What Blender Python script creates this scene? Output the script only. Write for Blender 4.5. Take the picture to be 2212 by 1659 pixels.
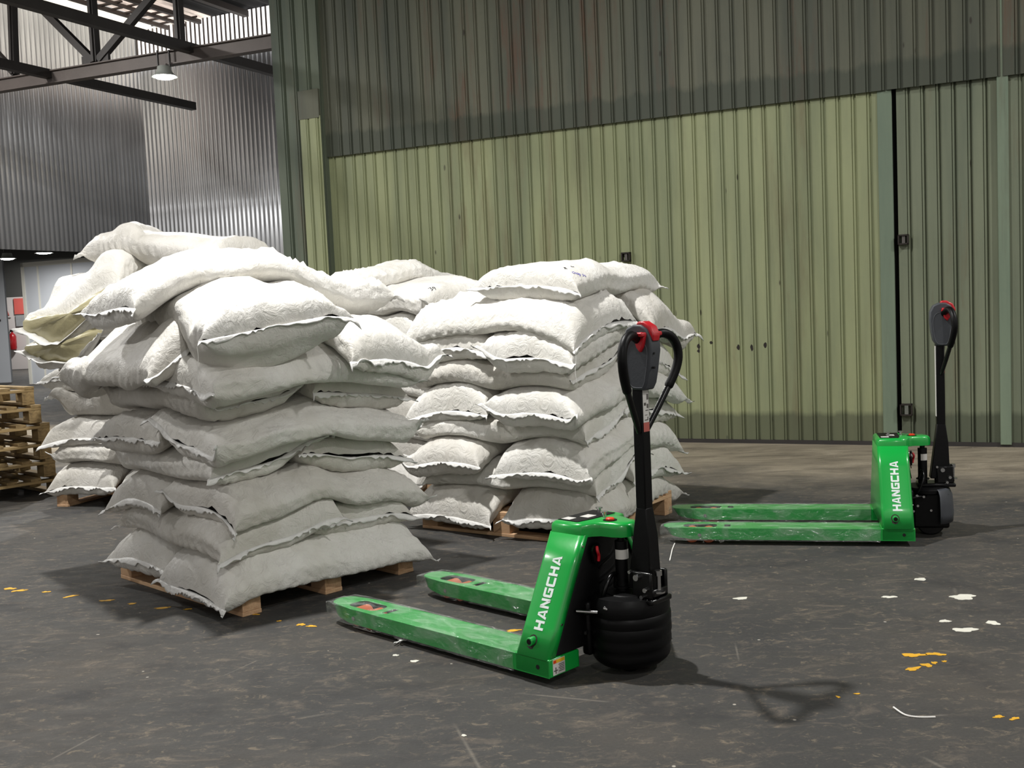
import bpy, bmesh, math, random
import numpy as np
from mathutils import Vector, Matrix

C = bpy.context.scene.collection
for o in list(bpy.data.objects):
    bpy.data.objects.remove(o)
PI = math.pi

# ---------------------------------------------------------------- camera
F_PX, PITCH, ROLL, CAM_H = 2300.0, 0.07291, -0.04465, 1.33525
fw = Vector((0, math.cos(PITCH), -math.sin(PITCH)))
rt = Vector((1, 0, 0))
up = rt.cross(fw)
r2 = math.cos(ROLL) * rt + math.sin(ROLL) * up
u2 = -math.sin(ROLL) * rt + math.cos(ROLL) * up
cd = bpy.data.cameras.new('camera')
cam = bpy.data.objects.new('camera', cd)
C.objects.link(cam)
cam.matrix_world = Matrix(((r2.x, u2.x, -fw.x, 0), (r2.y, u2.y, -fw.y, 0), (r2.z, u2.z, -fw.z, CAM_H), (0, 0, 0, 1)))
cd.sensor_width = 36.0
cd.lens = 36.0 * F_PX / 2212.0
cd.clip_start = 0.05
cd.clip_end = 200
bpy.context.scene.camera = cam

# ---------------------------------------------------------------- world, exposure
w = bpy.data.worlds.new('world')
bpy.context.scene.world = w
w.use_nodes = True
w.node_tree.nodes['Background'].inputs[0].default_value = (1.0, 0.965, 0.915, 1)
w.node_tree.nodes['Background'].inputs[1].default_value = 0.54
vs = bpy.context.scene.view_settings
vs.view_transform = 'Standard'
vs.look = 'None'
vs.gamma = 1
vs.exposure = 0.0
bpy.context.scene.cycles.max_bounces = 6
bpy.context.scene.cycles.caustics_reflective = False
bpy.context.scene.cycles.caustics_refractive = False

# high-bay lamps and added fill lamps: position, watts, radius of the glowing opening
MAIN_LAMP = (-1.30, 5.02, 5.9)
LAMPS = {
    'main': (MAIN_LAMP, 395.0, 0.11),
    'view': ((-3.93, 12.8, 4.36), 260.0, 0.11),
    'right': ((6.5, 4.0, 6.4), 330.0, 0.2),  # added fill, out of view, evens and lifts the green wall
    'rear': ((1.5, -3.5, 6.4), 220.0, 0.2),  # fill lamp added behind the camera to raise the ambient level
    'rear_left_fill': ((-8.6, 6.6, 6.2), 430.0, 0.2),  # added out of view to brighten the left wall and leftmost pile
    'far_hall_fill': ((-7.6, 10.8, 5.7), 330.0, 0.2),  # extra unseen lamp put in to lighten the grey left wall
    'cold': ((-10.69, 23.0, 2.98), 130.0, 0.13),
    'cold_far': ((-14.2, 33.0, 3.75), 200.0, 0.2),
}

# ---------------------------------------------------------------- helpers
def lin(r, g, b):
    f = lambda c: ((c / 255.0 + 0.055) / 1.055) ** 2.4 if c > 10 else c / 255.0 / 12.92
    return (f(r), f(g), f(b), 1)

def newmat(name):
    m = bpy.data.materials.new(name)
    m.use_nodes = True
    return m, m.node_tree.nodes, m.node_tree.links, m.node_tree.nodes['Principled BSDF']

def pmat(name, col, rough=0.5, metal=0.0, bump=0.0, bscale=60, var=0.0, coat=0.0, emis=None, es=0, spec=None):
    m, N, L, P = newmat(name)
    P.inputs['Base Color'].default_value = col
    P.inputs['Roughness'].default_value = rough
    P.inputs['Metallic'].default_value = metal
    if spec is not None:
        P.inputs['Specular IOR Level'].default_value = spec
    if coat:
        P.inputs['Coat Weight'].default_value = coat
        P.inputs['Coat Roughness'].default_value = 0.12
    if emis:
        P.inputs['Emission Color'].default_value = emis
        P.inputs['Emission Strength'].default_value = es
    if bump or var:
        tc = N.new('ShaderNodeTexCoord')
        n = N.new('ShaderNodeTexNoise')
        n.inputs['Scale'].default_value = bscale
        n.inputs['Detail'].default_value = 5
        L.new(tc.outputs['Object'], n.inputs['Vector'])
        if bump:
            b = N.new('ShaderNodeBump')
            b.inputs['Strength'].default_value = bump
            b.inputs['Distance'].default_value = 0.01
            L.new(n.outputs[0], b.inputs['Height'])
            L.new(b.outputs[0], P.inputs['Normal'])
        if var:
            mx = N.new('ShaderNodeMixRGB')
            mx.inputs[1].default_value = tuple(c * (1 - var) for c in col[:3]) + (1,)
            mx.inputs[2].default_value = tuple(min(1, c * (1 + var)) for c in col[:3]) + (1,)
            n2 = N.new('ShaderNodeTexNoise')
            n2.inputs['Scale'].default_value = bscale * 0.12
            n2.inputs['Detail'].default_value = 6
            L.new(tc.outputs['Object'], n2.inputs['Vector'])
            L.new(n2.outputs[0], mx.inputs[0])
            L.new(mx.outputs[0], P.inputs['Base Color'])
    return m

class NT:
    """small node-building helper"""
    def __init__(s, name):
        s.m, s.N, s.L, s.P = newmat(name)
        s.tc = s.N.new('ShaderNodeTexCoord')
    def mapv(s, scale=(1, 1, 1), rot=(0, 0, 0), loc=(0, 0, 0), src='Object'):
        mp = s.N.new('ShaderNodeMapping')
        mp.inputs['Scale'].default_value = scale
        mp.inputs['Rotation'].default_value = rot
        mp.inputs['Location'].default_value = loc
        s.L.new(s.tc.outputs[src], mp.inputs[0])
        return mp.outputs[0]
    def noise(s, v, scale=1, det=4, rough=0.5, dist=0.0):
        n = s.N.new('ShaderNodeTexNoise')
        n.inputs['Scale'].default_value = scale
        n.inputs['Detail'].default_value = det
        n.inputs['Roughness'].default_value = rough
        n.inputs['Distortion'].default_value = dist
        s.L.new(v, n.inputs['Vector'])
        return n.outputs[0]
    def ramp(s, f, stops):
        r = s.N.new('ShaderNodeValToRGB')
        e = r.color_ramp.elements
        e[0].position, e[0].color = stops[0][0], stops[0][1]
        e[1].position, e[1].color = stops[-1][0], stops[-1][1]
        for p, c in stops[1:-1]:
            q = e.new(p)
            q.color = c
        s.L.new(f, r.inputs[0])
        return r.outputs[0]
    def step(s, f, a, b):
        mr = s.N.new('ShaderNodeMapRange')
        mr.inputs[1].default_value = a
        mr.inputs[2].default_value = b
        mr.clamp = True
        s.L.new(f, mr.inputs[0])
        return mr.outputs[0]
    def mix(s, f, a, b, mode='MIX'):
        x = s.N.new('ShaderNodeMixRGB')
        x.blend_type = mode
        for sock, val in ((x.inputs[0], f), (x.inputs[1], a), (x.inputs[2], b)):
            if hasattr(val, 'links'):
                s.L.new(val, sock)
            elif isinstance(val, (int, float)):
                sock.default_value = val
            else:
                sock.default_value = val
        return x.outputs[0]
    def math(s, op, a, b=0.0, c=None):
        x = s.N.new('ShaderNodeMath')
        x.operation = op
        for i, val in enumerate((a, b) if c is None else (a, b, c)):
            if hasattr(val, 'links'):
                s.L.new(val, x.inputs[i])
            else:
                x.inputs[i].default_value = val
        return x.outputs[0]
    def sep(s, v):
        x = s.N.new('ShaderNodeSeparateXYZ')
        s.L.new(v, x.inputs[0])
        return x.outputs
    def bump(s, h, st, d=0.01):
        b = s.N.new('ShaderNodeBump')
        b.inputs['Strength'].default_value = st
        b.inputs['Distance'].default_value = d
        s.L.new(h, b.inputs['Height'])
        s.L.new(b.outputs[0], s.P.inputs['Normal'])
    def color(s, c):
        s.L.new(c, s.P.inputs['Base Color'])

def link_obj(name, me, mat=None, parent=None, smooth=False):
    o = bpy.data.objects.new(name, me)
    C.objects.link(o)
    if mat is not None:
        for mm in (mat if isinstance(mat, (list, tuple)) else [mat]):
            me.materials.append(mm)
    if parent is not None:
        o.parent = parent
    if smooth:
        me.polygons.foreach_set('use_smooth', [True] * len(me.polygons))
    return o

def obj(name, bm, mat=None, parent=None, smooth=False, bevel=0.0, seg=2, angle=35):
    bmesh.ops.recalc_face_normals(bm, faces=bm.faces)
    me = bpy.data.meshes.new(name)
    bm.to_mesh(me)
    bm.free()
    o = link_obj(name, me, mat, parent)
    if bevel:
        md = o.modifiers.new('bevel', 'BEVEL')
        md.width = bevel
        md.segments = seg
        md.limit_method = 'ANGLE'
        md.angle_limit = math.radians(angle)
    if smooth or bevel:
        me.polygons.foreach_set('use_smooth', [True] * len(me.polygons))
        me.set_sharp_from_angle(angle=math.radians(38))
    return o

def tag(o, label, cat, group=None, kind=None):
    o['label'] = label
    o['category'] = cat
    if group:
        o['group'] = group
    if kind:
        o['kind'] = kind
    return o

def empty(name, loc=(0, 0, 0), rz=0.0):
    o = bpy.data.objects.new(name, None)
    C.objects.link(o)
    o.location = loc
    o.rotation_euler = (0, 0, rz)
    o.empty_display_size = 0.1
    return o

def struct(o, kind='structure'):
    o['kind'] = kind
    return o

def box(bm, lo, hi, M=None):
    vs_ = [Vector((x, y, z)) for x in (lo[0], hi[0]) for y in (lo[1], hi[1]) for z in (lo[2], hi[2])]
    if M is not None:
        vs_ = [M @ q for q in vs_]
    v = [bm.verts.new(q) for q in vs_]
    for f in ((0, 1, 3, 2), (4, 6, 7, 5), (0, 4, 5, 1), (2, 3, 7, 6), (0, 2, 6, 4), (1, 5, 7, 3)):
        bm.faces.new([v[i] for i in f])
    return v

def frame_at(p, q):
    d = (q - p).normalized()
    a = Vector((0, 0, 1)) if abs(d.z) < 0.95 else Vector((1, 0, 0))
    s = d.cross(a).normalized()
    return d, s, s.cross(d).normalized()

def bar(bm, p, q, wd, ht):
    p, q = Vector(p), Vector(q)
    d, s, t = frame_at(p, q)
    M = Matrix((( d.x, s.x, t.x, p.x), (d.y, s.y, t.y, p.y), (d.z, s.z, t.z, p.z), (0, 0, 0, 1)))
    box(bm, (0, -wd / 2, -ht / 2), ((q - p).length, wd / 2, ht / 2), M)

def cyl(bm, p, q, r, n=16, r2_=None, cap=True):
    p, q = Vector(p), Vector(q)
    d, s, t = frame_at(p, q)
    r2_ = r if r2_ is None else r2_
    A = [bm.verts.new(p + r * (math.cos(2 * PI * i / n) * s + math.sin(2 * PI * i / n) * t)) for i in range(n)]
    B = [bm.verts.new(q + r2_ * (math.cos(2 * PI * i / n) * s + math.sin(2 * PI * i / n) * t)) for i in range(n)]
    for i in range(n):
        bm.faces.new((A[i], A[(i + 1) % n], B[(i + 1) % n], B[i]))
    if cap:
        bm.faces.new(A[::-1])
        bm.faces.new(B)

def catmull(pts, k=6):
    pts = [Vector(p) for p in pts]
    P = [pts[0]] + pts + [pts[-1]]
    out = []
    for i in range(1, len(P) - 2):
        for j in range(k):
            t = j / k
            a, b, c, d = P[i - 1], P[i], P[i + 1], P[i + 2]
            out.append(0.5 * ((2 * b) + (c - a) * t + (2 * a - 5 * b + 4 * c - d) * t * t + (3 * b - a - 3 * c + d) * t ** 3))
    out.append(pts[-1])
    return out

def tube(bm, pts, r, n=10, cap=True):
    rr = r if isinstance(r, (list, tuple)) else [r] * len(pts)
    pts = [Vector(p) for p in pts]
    rings = []
    prev = None
    for i, p in enumerate(pts):
        d = (pts[min(i + 1, len(pts) - 1)] - pts[max(i - 1, 0)]).normalized()
        if prev is None:
            a = Vector((0, 0, 1)) if abs(d.z) < 0.9 else Vector((1, 0, 0))
            s = d.cross(a).normalized()
        else:
            s = (prev - d * prev.dot(d)).normalized()
        prev = s
        t = d.cross(s)
        rings.append([bm.verts.new(p + rr[i] * (math.cos(2 * PI * k / n) * s + math.sin(2 * PI * k / n) * t)) for k in range(n)])
    for a, b in zip(rings, rings[1:]):
        for k in range(n):
            bm.faces.new((a[k], a[(k + 1) % n], b[(k + 1) % n], b[k]))
    if cap:
        bm.faces.new(rings[0][::-1])
        bm.faces.new(rings[-1])

def lathe(bm, prof, n=28, cx=0, cy=0, sx=1, sy=1, a0=0, a1=2 * PI, close=True):
    rings = []
    full = abs(a1 - a0 - 2 * PI) < 1e-6
    m = n if full else n + 1
    for r, z in prof:
        rings.append([bm.verts.new((cx + sx * r * math.cos(a0 + (a1 - a0) * k / n), cy + sy * r * math.sin(a0 + (a1 - a0) * k / n), z)) for k in range(m)])
    for a, b in zip(rings, rings[1:]):
        for k in range(n):
            k2 = (k + 1) % m
            bm.faces.new((a[k], a[k2], b[k2], b[k]))
    return rings

def poly_prism(bm, pts, d):
    """closed polygon pts (3D) extruded by vector d"""
    a = [bm.verts.new(p) for p in pts]
    b = [bm.verts.new(Vector(p) + Vector(d)) for p in pts]
    n = len(a)
    bm.faces.new(a)
    bm.faces.new(b[::-1])
    for i in range(n):
        bm.faces.new((a[i], b[i], b[(i + 1) % n], a[(i + 1) % n]))

# ---------------------------------------------------------------- building frame
BA = -0.44182
E1 = Vector((math.cos(BA), math.sin(BA), 0))      # along the green wall
E2 = Vector((-math.sin(BA), math.cos(BA), 0))     # away from the camera
def BW(u, w_, z=0.0):
    return u * E1 + w_ * E2 + Vector((0, 0, z))
BM = Matrix(((E1.x, E2.x, 0, 0), (E1.y, E2.y, 0, 0), (0, 0, 1, 0), (0, 0, 0, 1)))
def building(o):
    """object modelled in building coordinates (u, w, z)"""
    o.rotation_euler = (0, 0, BA)
    return o

# ---------------------------------------------------------------- materials of the setting
def floor_mat():
    s = NT('dark_concrete_floor')
    v = s.mapv(rot=(0, 0, 0))
    vs_ = s.mapv(scale=(1.0, 1.9, 1), rot=(0, 0, 0.05))
    big = s.noise(v, 0.9, 4, 0.6)
    col = s.ramp(big, [(0.3, lin(56, 56, 56)), (0.5, lin(65, 64, 62)), (0.72, lin(78, 74, 69))])
    st = s.noise(vs_, 5.0, 8, 0.78, 0.6)
    col = s.mix(s.math('MULTIPLY', s.step(st, 0.53, 0.68), 0.40), col, lin(126, 114, 100))
    st2 = s.noise(s.mapv(scale=(1.0, 1.5, 1), rot=(0, 0, -0.2)), 16, 8, 0.82, 0.8)
    col = s.mix(s.math('MULTIPLY', s.step(st2, 0.55, 0.64), 0.42), col, lin(142, 128, 108))
    dk = s.noise(v, 1.7, 5, 0.65, 0.4)
    col = s.mix(s.math('MULTIPLY', s.step(dk, 0.54, 0.68), 0.55), col, lin(42, 42, 44))
    # worn pale strip of bare concrete in front of the green wall
    e = s.N.new('ShaderNodeVectorMath'); e.operation = 'DOT_PRODUCT'
    s.L.new(s.tc.outputs['Object'], e.inputs[0]); e.inputs[1].default_value = E2
    wj = s.math('ADD', e.outputs['Value'], s.math('MULTIPLY', s.noise(v, 1.6, 4, 0.6), 2.2))
    wf = s.math('MULTIPLY', s.step(wj, 8.2, 9.6), s.step(e.outputs['Value'], 10.5, 9.9))
    pale = s.ramp(s.noise(s.mapv(scale=(0.5, 1.6, 1), rot=(0, 0, BA)), 3.0, 7, 0.7, 0.8), [(0.3, lin(104, 96, 84)), (0.55, lin(152, 142, 124)), (0.75, lin(176, 166, 148))])
    col = s.mix(s.math('MULTIPLY', wf, 0.8), col, pale)
    # thin scratches
    wv = s.N.new('ShaderNodeTexVoronoi'); wv.feature = 'DISTANCE_TO_EDGE'
    wv.inputs['Scale'].default_value = 1.1
    s.L.new(s.mapv(scale=(1, 1, 1)), wv.inputs['Vector'])
    crk = s.math('MULTIPLY', s.step(wv.outputs['Distance'], 0.006, 0.0), s.step(s.noise(v, 2.2, 3), 0.55, 0.62))
    col = s.mix(s.math('MULTIPLY', crk, 0.3), col, lin(150, 142, 130))
    # specks
    sp = s.N.new('ShaderNodeTexVoronoi'); sp.inputs['Scale'].default_value = 8
    s.L.new(v, sp.inputs['Vector'])
    spk = s.math('MULTIPLY', s.step(sp.outputs['Distance'], 0.055, 0.035), s.step(s.noise(v, 5, 2), 0.53, 0.57))
    col = s.mix(s.math('MULTIPLY', spk, 0.75), col, lin(190, 184, 172))
    fine = s.noise(v, 90, 6, 0.7)
    col = s.mix(0.28, col, s.ramp(fine, [(0.3, (0.25, 0.25, 0.25, 1)), (0.7, (0.72, 0.71, 0.70, 1))]), 'OVERLAY')
    s.color(col)
    s.L.new(s.ramp(s.noise(vs_, 7, 5), [(0.3, (0.62, 0.62, 0.62, 1)), (0.7, (0.85, 0.85, 0.85, 1))]), s.P.inputs['Roughness'])
    s.P.inputs['Specular IOR Level'].default_value = 0.3
    s.bump(s.math('ADD', fine, s.math('MULTIPLY', st, 2.0)), 0.35, 0.004)
    return s.m

def wallpaint(name, base, alt, rust, rust_amt, grime_z=None, dark_col=None, low_z=None, upper=False):
    s = NT(name)
    v = s.mapv()
    vs_ = s.mapv(scale=(1, 1, 0.12))
    n = s.noise(vs_, 2.2, 6, 0.62)
    col = s.ramp(n, [(0.32, alt), (0.56, base), (0.8, tuple(min(1, c * 1.18) for c in base[:3]) + (1,))])
    panel = s.noise(s.mapv(scale=(1.05, 0.2, 0.02)), 1.0, 2, 0.4)
    col = s.mix(1.0, col, s.ramp(panel, [(0.35, (0.74, 0.76, 0.76, 1)), (0.62, (1.0, 1.0, 1.0, 1))]), 'MULTIPLY')
    strk = s.noise(s.mapv(scale=(14, 14, 0.35)), 1.0, 6, 0.7)
    col = s.mix(s.math('MULTIPLY', s.step(strk, 0.55, 0.74), 0.42), col, tuple(c * 0.45 for c in base[:3]) + (1,))
    blot = s.noise(v, 3.3, 8, 0.72, 0.6)
    col = s.mix(s.math('MULTIPLY', s.step(blot, 0.56, 0.72), 0.3), col, alt)
    rn = s.math('MULTIPLY', s.step(s.noise(s.mapv(scale=(1.7, 1.7, 0.16)), 1.0, 6, 0.66, 0.3), 0.50, 0.62), s.step(s.noise(s.mapv(scale=(9, 9, 1.2)), 1.0, 6, 0.7), 0.42, 0.62))
    col = s.mix(s.math('MULTIPLY', rn, rust_amt), col, rust)
    # small rust spots
    vo = s.N.new('ShaderNodeTexVoronoi'); vo.inputs['Scale'].default_value = 1.0
    s.L.new(s.mapv(scale=(6.5, 6.5, 2.3)), vo.inputs['Vector'])
    sp = s.math('MULTIPLY', s.step(vo.outputs['Distance'], 0.085, 0.05), s.step(s.noise(v, 2.3, 2), 0.48, 0.56))
    col = s.mix(s.math('MULTIPLY', sp, 0.85), col, lin(46, 40, 34))
    if grime_z is not None:
        z = s.sep(s.tc.outputs['Object'])[2]
        zz = s.math('ADD', z, s.math('MULTIPLY', s.math('SUBTRACT', s.noise(s.mapv(scale=(7, 7, 1)), 1.0, 5, 0.7), 0.5), 0.10 if not upper else 0.22))
        g = s.step(zz, grime_z + 0.03, grime_z - 0.02)
        col = s.mix(s.math('MULTIPLY', g, 0.72), col, dark_col)
    s.color(col)
    s.P.inputs['Roughness'].default_value = 0.62
    s.P.inputs['Specular IOR Level'].default_value = 0.35
    s.bump(s.noise(v, 30, 6, 0.7), 0.25, 0.004)
    return s.m

def zinc_mat():
    s = NT('galvanised_cladding')
    n = s.noise(s.mapv(scale=(1, 1, 0.06)), 3.0, 5, 0.6)
    col = s.ramp(n, [(0.3, lin(196, 198, 202)), (0.7, lin(222, 224, 228))])
    s.color(col)
    s.P.inputs['Metallic'].default_value = 0.6
    s.P.inputs['Roughness'].default_value = 0.36
    s.bump(s.noise(s.mapv(), 14, 4), 0.1, 0.004)
    return s.m

def wood_mat(name, a, b, c):
    s = NT(name)
    v = s.mapv(scale=(2.2, 22, 22))
    g = s.noise(v, 1.0, 5, 0.6, 0.5)
    col = s.ramp(g, [(0.3, a), (0.5, b), (0.72, c)])
    col = s.mix(s.math('MULTIPLY', s.step(s.noise(s.mapv(), 5, 5, 0.7), 0.55, 0.75), 0.45), col, tuple(x * 0.45 for x in a[:3]) + (1,))
    s.color(col)
    s.P.inputs['Roughness'].default_value = 0.75
    s.bump(g, 0.3, 0.003)
    return s.m

def sack_mat(name, col, dirty):
    s = NT(name)
    v = s.mapv()
    b = s.noise(v, 3.0, 5, 0.6)
    c = s.ramp(b, [(0.35, dirty), (0.6, col)])
    c = s.mix(s.math('MULTIPLY', s.step(s.noise(v, 9, 6, 0.7, 0.5), 0.60, 0.78), 0.22), c, lin(150, 140, 122))
    s.color(c)
    s.P.inputs['Roughness'].default_value = 0.48
    s.P.inputs['Specular IOR Level'].default_value = 0.4
    s.P.inputs['Sheen Weight'].default_value = 0.15
    cr = s.noise(v, 14, 6, 0.62, 1.6)
    mic = s.noise(v, 150, 3, 0.6)
    rip = s.noise(s.mapv(scale=(1, 1, 0.10)), 42, 3, 0.5, 0.7)
    msk = s.step(s.noise(v, 2.6, 2), 0.42, 0.60)
    h_ = s.math('ADD', s.math('MULTIPLY', cr, 0.9), s.math('MULTIPLY', mic, 0.08))
    h_ = s.math('ADD', h_, s.math('MULTIPLY', s.math('MULTIPLY', rip, msk), 0.75))
    s.bump(h_, 0.75, 0.014)
    return s.m

M = {}
M['floor'] = floor_mat()
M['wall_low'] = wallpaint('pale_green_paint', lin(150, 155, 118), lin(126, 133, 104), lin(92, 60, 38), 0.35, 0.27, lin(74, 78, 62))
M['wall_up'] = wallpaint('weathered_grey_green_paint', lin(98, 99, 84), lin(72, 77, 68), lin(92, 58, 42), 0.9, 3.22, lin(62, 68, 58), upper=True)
M['wall_right'] = wallpaint('faded_green_door_paint', lin(124, 130, 108), lin(100, 108, 92), lin(96, 74, 52), 0.6, 0.27, lin(70, 76, 62))
M['pilaster'] = wallpaint('mottled_green_paint', lin(98, 106, 90), lin(78, 87, 76), lin(96, 70, 50), 0.6, None)
M['trim_green'] = wallpaint('blue_green_trim_paint', lin(122, 136, 116), lin(104, 120, 104), lin(84, 58, 40), 0.5, None)
M['zinc'] = zinc_mat()
M['steel_dark'] = pmat('dark_painted_steel', lin(58, 55, 54), 0.5, 0.3, 0.15, 30, 0.25)
M['steel_brown'] = pmat('brown_grey_steel', lin(92, 84, 80), 0.55, 0.2, 0.15, 30, 0.25)
M['roof_dark'] = pmat('dark_roof_sheet', lin(40, 40, 42), 0.8, 0, 0.2, 12, 0.3)  # dark tone with random variation for the opaque roof sheets
M['black_gap'] = pmat('black_gap', lin(16, 17, 15), 0.9)
M['hole'] = pmat('dark_rusted_steel', lin(38, 32, 27), 0.7, 0.2, 0.3, 60, 0.4)
M['pallet'] = wood_mat('new_pallet_pine', lin(164, 126, 92), lin(196, 158, 122), lin(214, 180, 142))
M['pallet_old'] = wood_mat('old_pallet_wood', lin(98, 80, 52), lin(136, 114, 76), lin(168, 144, 100))
M['sack'] = sack_mat('white_woven_plastic', lin(224, 222, 217), lin(212, 209, 201))
M['sack_grey'] = sack_mat('dusty_woven_plastic', lin(212, 209, 203), lin(196, 192, 183))
M['hem'] = pmat('white_folded_hem', lin(220, 219, 216), 0.45, 0, 0.4, 60, 0.05)
M['thread'] = pmat('white_thread', lin(235, 233, 228), 0.7)
M['content'] = pmat('cream_powder_in_film', lin(176, 168, 132), 0.35, 0, 0.5, 18, 0.2, coat=0.8)
M['green'] = pmat('bright_green_paint', lin(16, 158, 62), 0.32, 0, 0.03, 40, 0.04, coat=0.5)
M['black'] = pmat('black_plastic', lin(5, 5, 6), 0.45, 0, 0.05, 60, 0.1, spec=0.2)
M['black_gloss'] = pmat('black_gloss_paint', lin(7, 7, 8), 0.26, 0, 0.04, 60, 0.1, spec=0.4)
M['grey_plastic'] = pmat('dark_grey_plastic', lin(62, 65, 70), 0.5, 0, 0.05, 90, 0.05)
M['grey_line'] = pmat('light_grey_moulding', lin(100, 103, 108), 0.45)
M['red'] = pmat('red_plastic', lin(186, 24, 36), 0.38, 0, 0, 1, 0, coat=0.2)
M['orange_red'] = pmat('orange_red_button', lin(214, 62, 30), 0.4)
M['chrome'] = pmat('zinc_plated_steel', lin(205, 205, 205), 0.22, 1.0)
M['white_vinyl'] = pmat('white_vinyl_lettering', lin(226, 236, 232), 0.4)
M['sticker'] = pmat('white_sticker', lin(205, 203, 198), 0.5)
M['sticker_ink'] = pmat('printed_ink', lin(84, 80, 76), 0.6)
M['yellow'] = pmat('yellow_print', lin(226, 178, 40), 0.5)
M['roller'] = pmat('orange_brown_roller', lin(190, 98, 62), 0.5, 0, 0.1, 50, 0.2)
M['decal_red'] = pmat('faded_red_print', lin(176, 92, 84), 0.5)
M['ink_black'] = pmat('black_marker', lin(40, 42, 48), 0.7)
M['ink_blue'] = pmat('blue_marker', lin(96, 92, 176), 0.7)
M['white_paint'] = pmat('white_paint_spill', lin(214, 212, 200), 0.6, 0, 0.3, 60, 0.15)
M['yellow_paint'] = pmat('yellow_paint_chips', lin(216, 164, 44), 0.6, 0, 0.3, 60, 0.2)
M['panel_white'] = pmat('cold_room_panel_white', lin(190, 194, 200), 0.4, 0, 0.03, 6, 0.04)
M['panel_frame'] = pmat('panel_edge_cream', lin(214, 212, 202), 0.5)
M['tile_white'] = pmat('whitewashed_wall', lin(205, 198, 196), 0.6, 0, 0.1, 10, 0.05)
M['dark_wall'] = pmat('dark_far_wall', lin(74, 74, 72), 0.8, 0, 0.2, 6, 0.2)  # dark grey tone for the far wall around its white part
M['poster_red'] = pmat('faded_red_poster', lin(208, 96, 88), 0.6, 0, 0, 30, 0.08)
M['poster_grey'] = pmat('grey_printed_notice', lin(150, 152, 154), 0.6, 0, 0, 60, 0.3)
M['ext_red'] = pmat('fire_extinguisher_red', lin(150, 22, 28), 0.3, 0, 0, 1, 0, coat=0.4)
M['lamp_shell'] = pmat('lamp_housing', lin(168, 172, 166), 0.4, 0.2)

def film_mat():
    m, N, L, P = newmat('clear_stretch_film')
    N.remove(P)
    out = N['Material Output']
    tr = N.new('ShaderNodeBsdfTransparent'); tr.inputs[0].default_value = (0.97, 0.98, 0.97, 1)
    gl = N.new('ShaderNodeBsdfGlossy'); gl.inputs['Roughness'].default_value = 0.16
    df = N.new('ShaderNodeBsdfDiffuse'); df.inputs[0].default_value = lin(214, 220, 214)
    tc = N.new('ShaderNodeTexCoord')
    mp = N.new('ShaderNodeMapping'); mp.inputs['Scale'].default_value = (1.0, 2.2, 1.5)
    n = N.new('ShaderNodeTexNoise'); n.inputs['Scale'].default_value = 16; n.inputs['Detail'].default_value = 6; n.inputs['Distortion'].default_value = 1.8
    L.new(tc.outputs['Object'], mp.inputs[0]); L.new(mp.outputs[0], n.inputs['Vector'])
    b = N.new('ShaderNodeBump'); b.inputs['Strength'].default_value = 1.0; b.inputs['Distance'].default_value = 0.02
    L.new(n.outputs[0], b.inputs['Height']); L.new(b.outputs[0], gl.inputs['Normal'])
    n2 = N.new('ShaderNodeTexNoise'); n2.inputs['Scale'].default_value = 7; n2.inputs['Detail'].default_value = 5; n2.inputs['Distortion'].default_value = 1.2
    L.new(mp.outputs[0], n2.inputs['Vector'])
    mr = N.new('ShaderNodeMapRange'); mr.inputs[1].default_value = 0.42; mr.inputs[2].default_value = 0.72; mr.inputs[3].default_value = 0.02; mr.inputs[4].default_value = 0.22
    L.new(n2.outputs[0], mr.inputs[0])
    m1 = N.new('ShaderNodeMixShader'); L.new(mr.outputs[0], m1.inputs[0]); L.new(tr.outputs[0], m1.inputs[1]); L.new(df.outputs[0], m1.inputs[2])
    m2 = N.new('ShaderNodeMixShader'); m2.inputs[0].default_value = 0.10
    L.new(m1.outputs[0], m2.inputs[1]); L.new(gl.outputs[0], m2.inputs[2]); L.new(m2.outputs[0], out.inputs[0])
    return m
M['film'] = film_mat()

def emit_mat(name, col, st, var=0.0, scale=(1, 1, 1)):
    s = NT(name)
    s.P.inputs['Base Color'].default_value = (0.6, 0.58, 0.54, 1)
    s.P.inputs['Emission Strength'].default_value = st
    if var:
        n = s.noise(s.mapv(scale=scale), 1.0, 6, 0.7, 0.5)
        s.L.new(s.ramp(n, [(0.34, tuple(c * (1 - var) for c in col[:3]) + (1,)), (0.66, col)]), s.P.inputs['Emission Color'])
    else:
        s.P.inputs['Emission Color'].default_value = col
    return s.m
M['sky_bright'] = emit_mat('sunlit_translucent_sheet', (1.0, 0.92, 0.78, 1), 1.7, 0.4, (1.5, 6, 1))
M['sky_brown'] = emit_mat('aged_translucent_sheet', (0.90, 0.74, 0.64, 1), 1.4, 0.8, (6.0, 0.8, 1))
M['sky_gap'] = emit_mat('daylight_through_sheet', (1.0, 0.97, 0.94, 1), 1.7, 0.3, (0.8, 1, 3))

def lamp_glow(name, st):
    return pmat(name, (0.9, 0.9, 0.9, 1), 0.4, emis=(1.0, 0.98, 0.94, 1), es=st)
M['glow'] = lamp_glow('glowing_lamp_glass', 30)

# ---------------------------------------------------------------- setting
bm = bmesh.new()
box(bm, (-40, -12, -0.2), (22, 48, 0.0))
floor = struct(obj('floor', bm, M['floor']))

def corr_profile(length, kind, pitch, depth):
    P = [(0.0, 0.0)]
    if kind == 'trap':
        n = int(length / pitch) + 1
        for i in range(n):
            b = i * pitch
            for a, d in ((0.0, 0), (0.072, 0), (0.077, depth * 0.5), (0.081, depth * 0.5), (0.086, 0), (0.092, 0), (0.101, depth), (0.114, depth), (0.119, 0.2 * depth)):
                x = b + a * pitch / 0.126
                if 0 < x < length:
                    P.append((x, d))
    else:
        n = int(length / pitch * 8)
        for i in range(1, n):
            x = length * i / n
            P.append((x, depth * (0.5 - 0.5 * math.cos(2 * PI * x / pitch))))
    P.append((length, 0.0))
    return P

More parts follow.
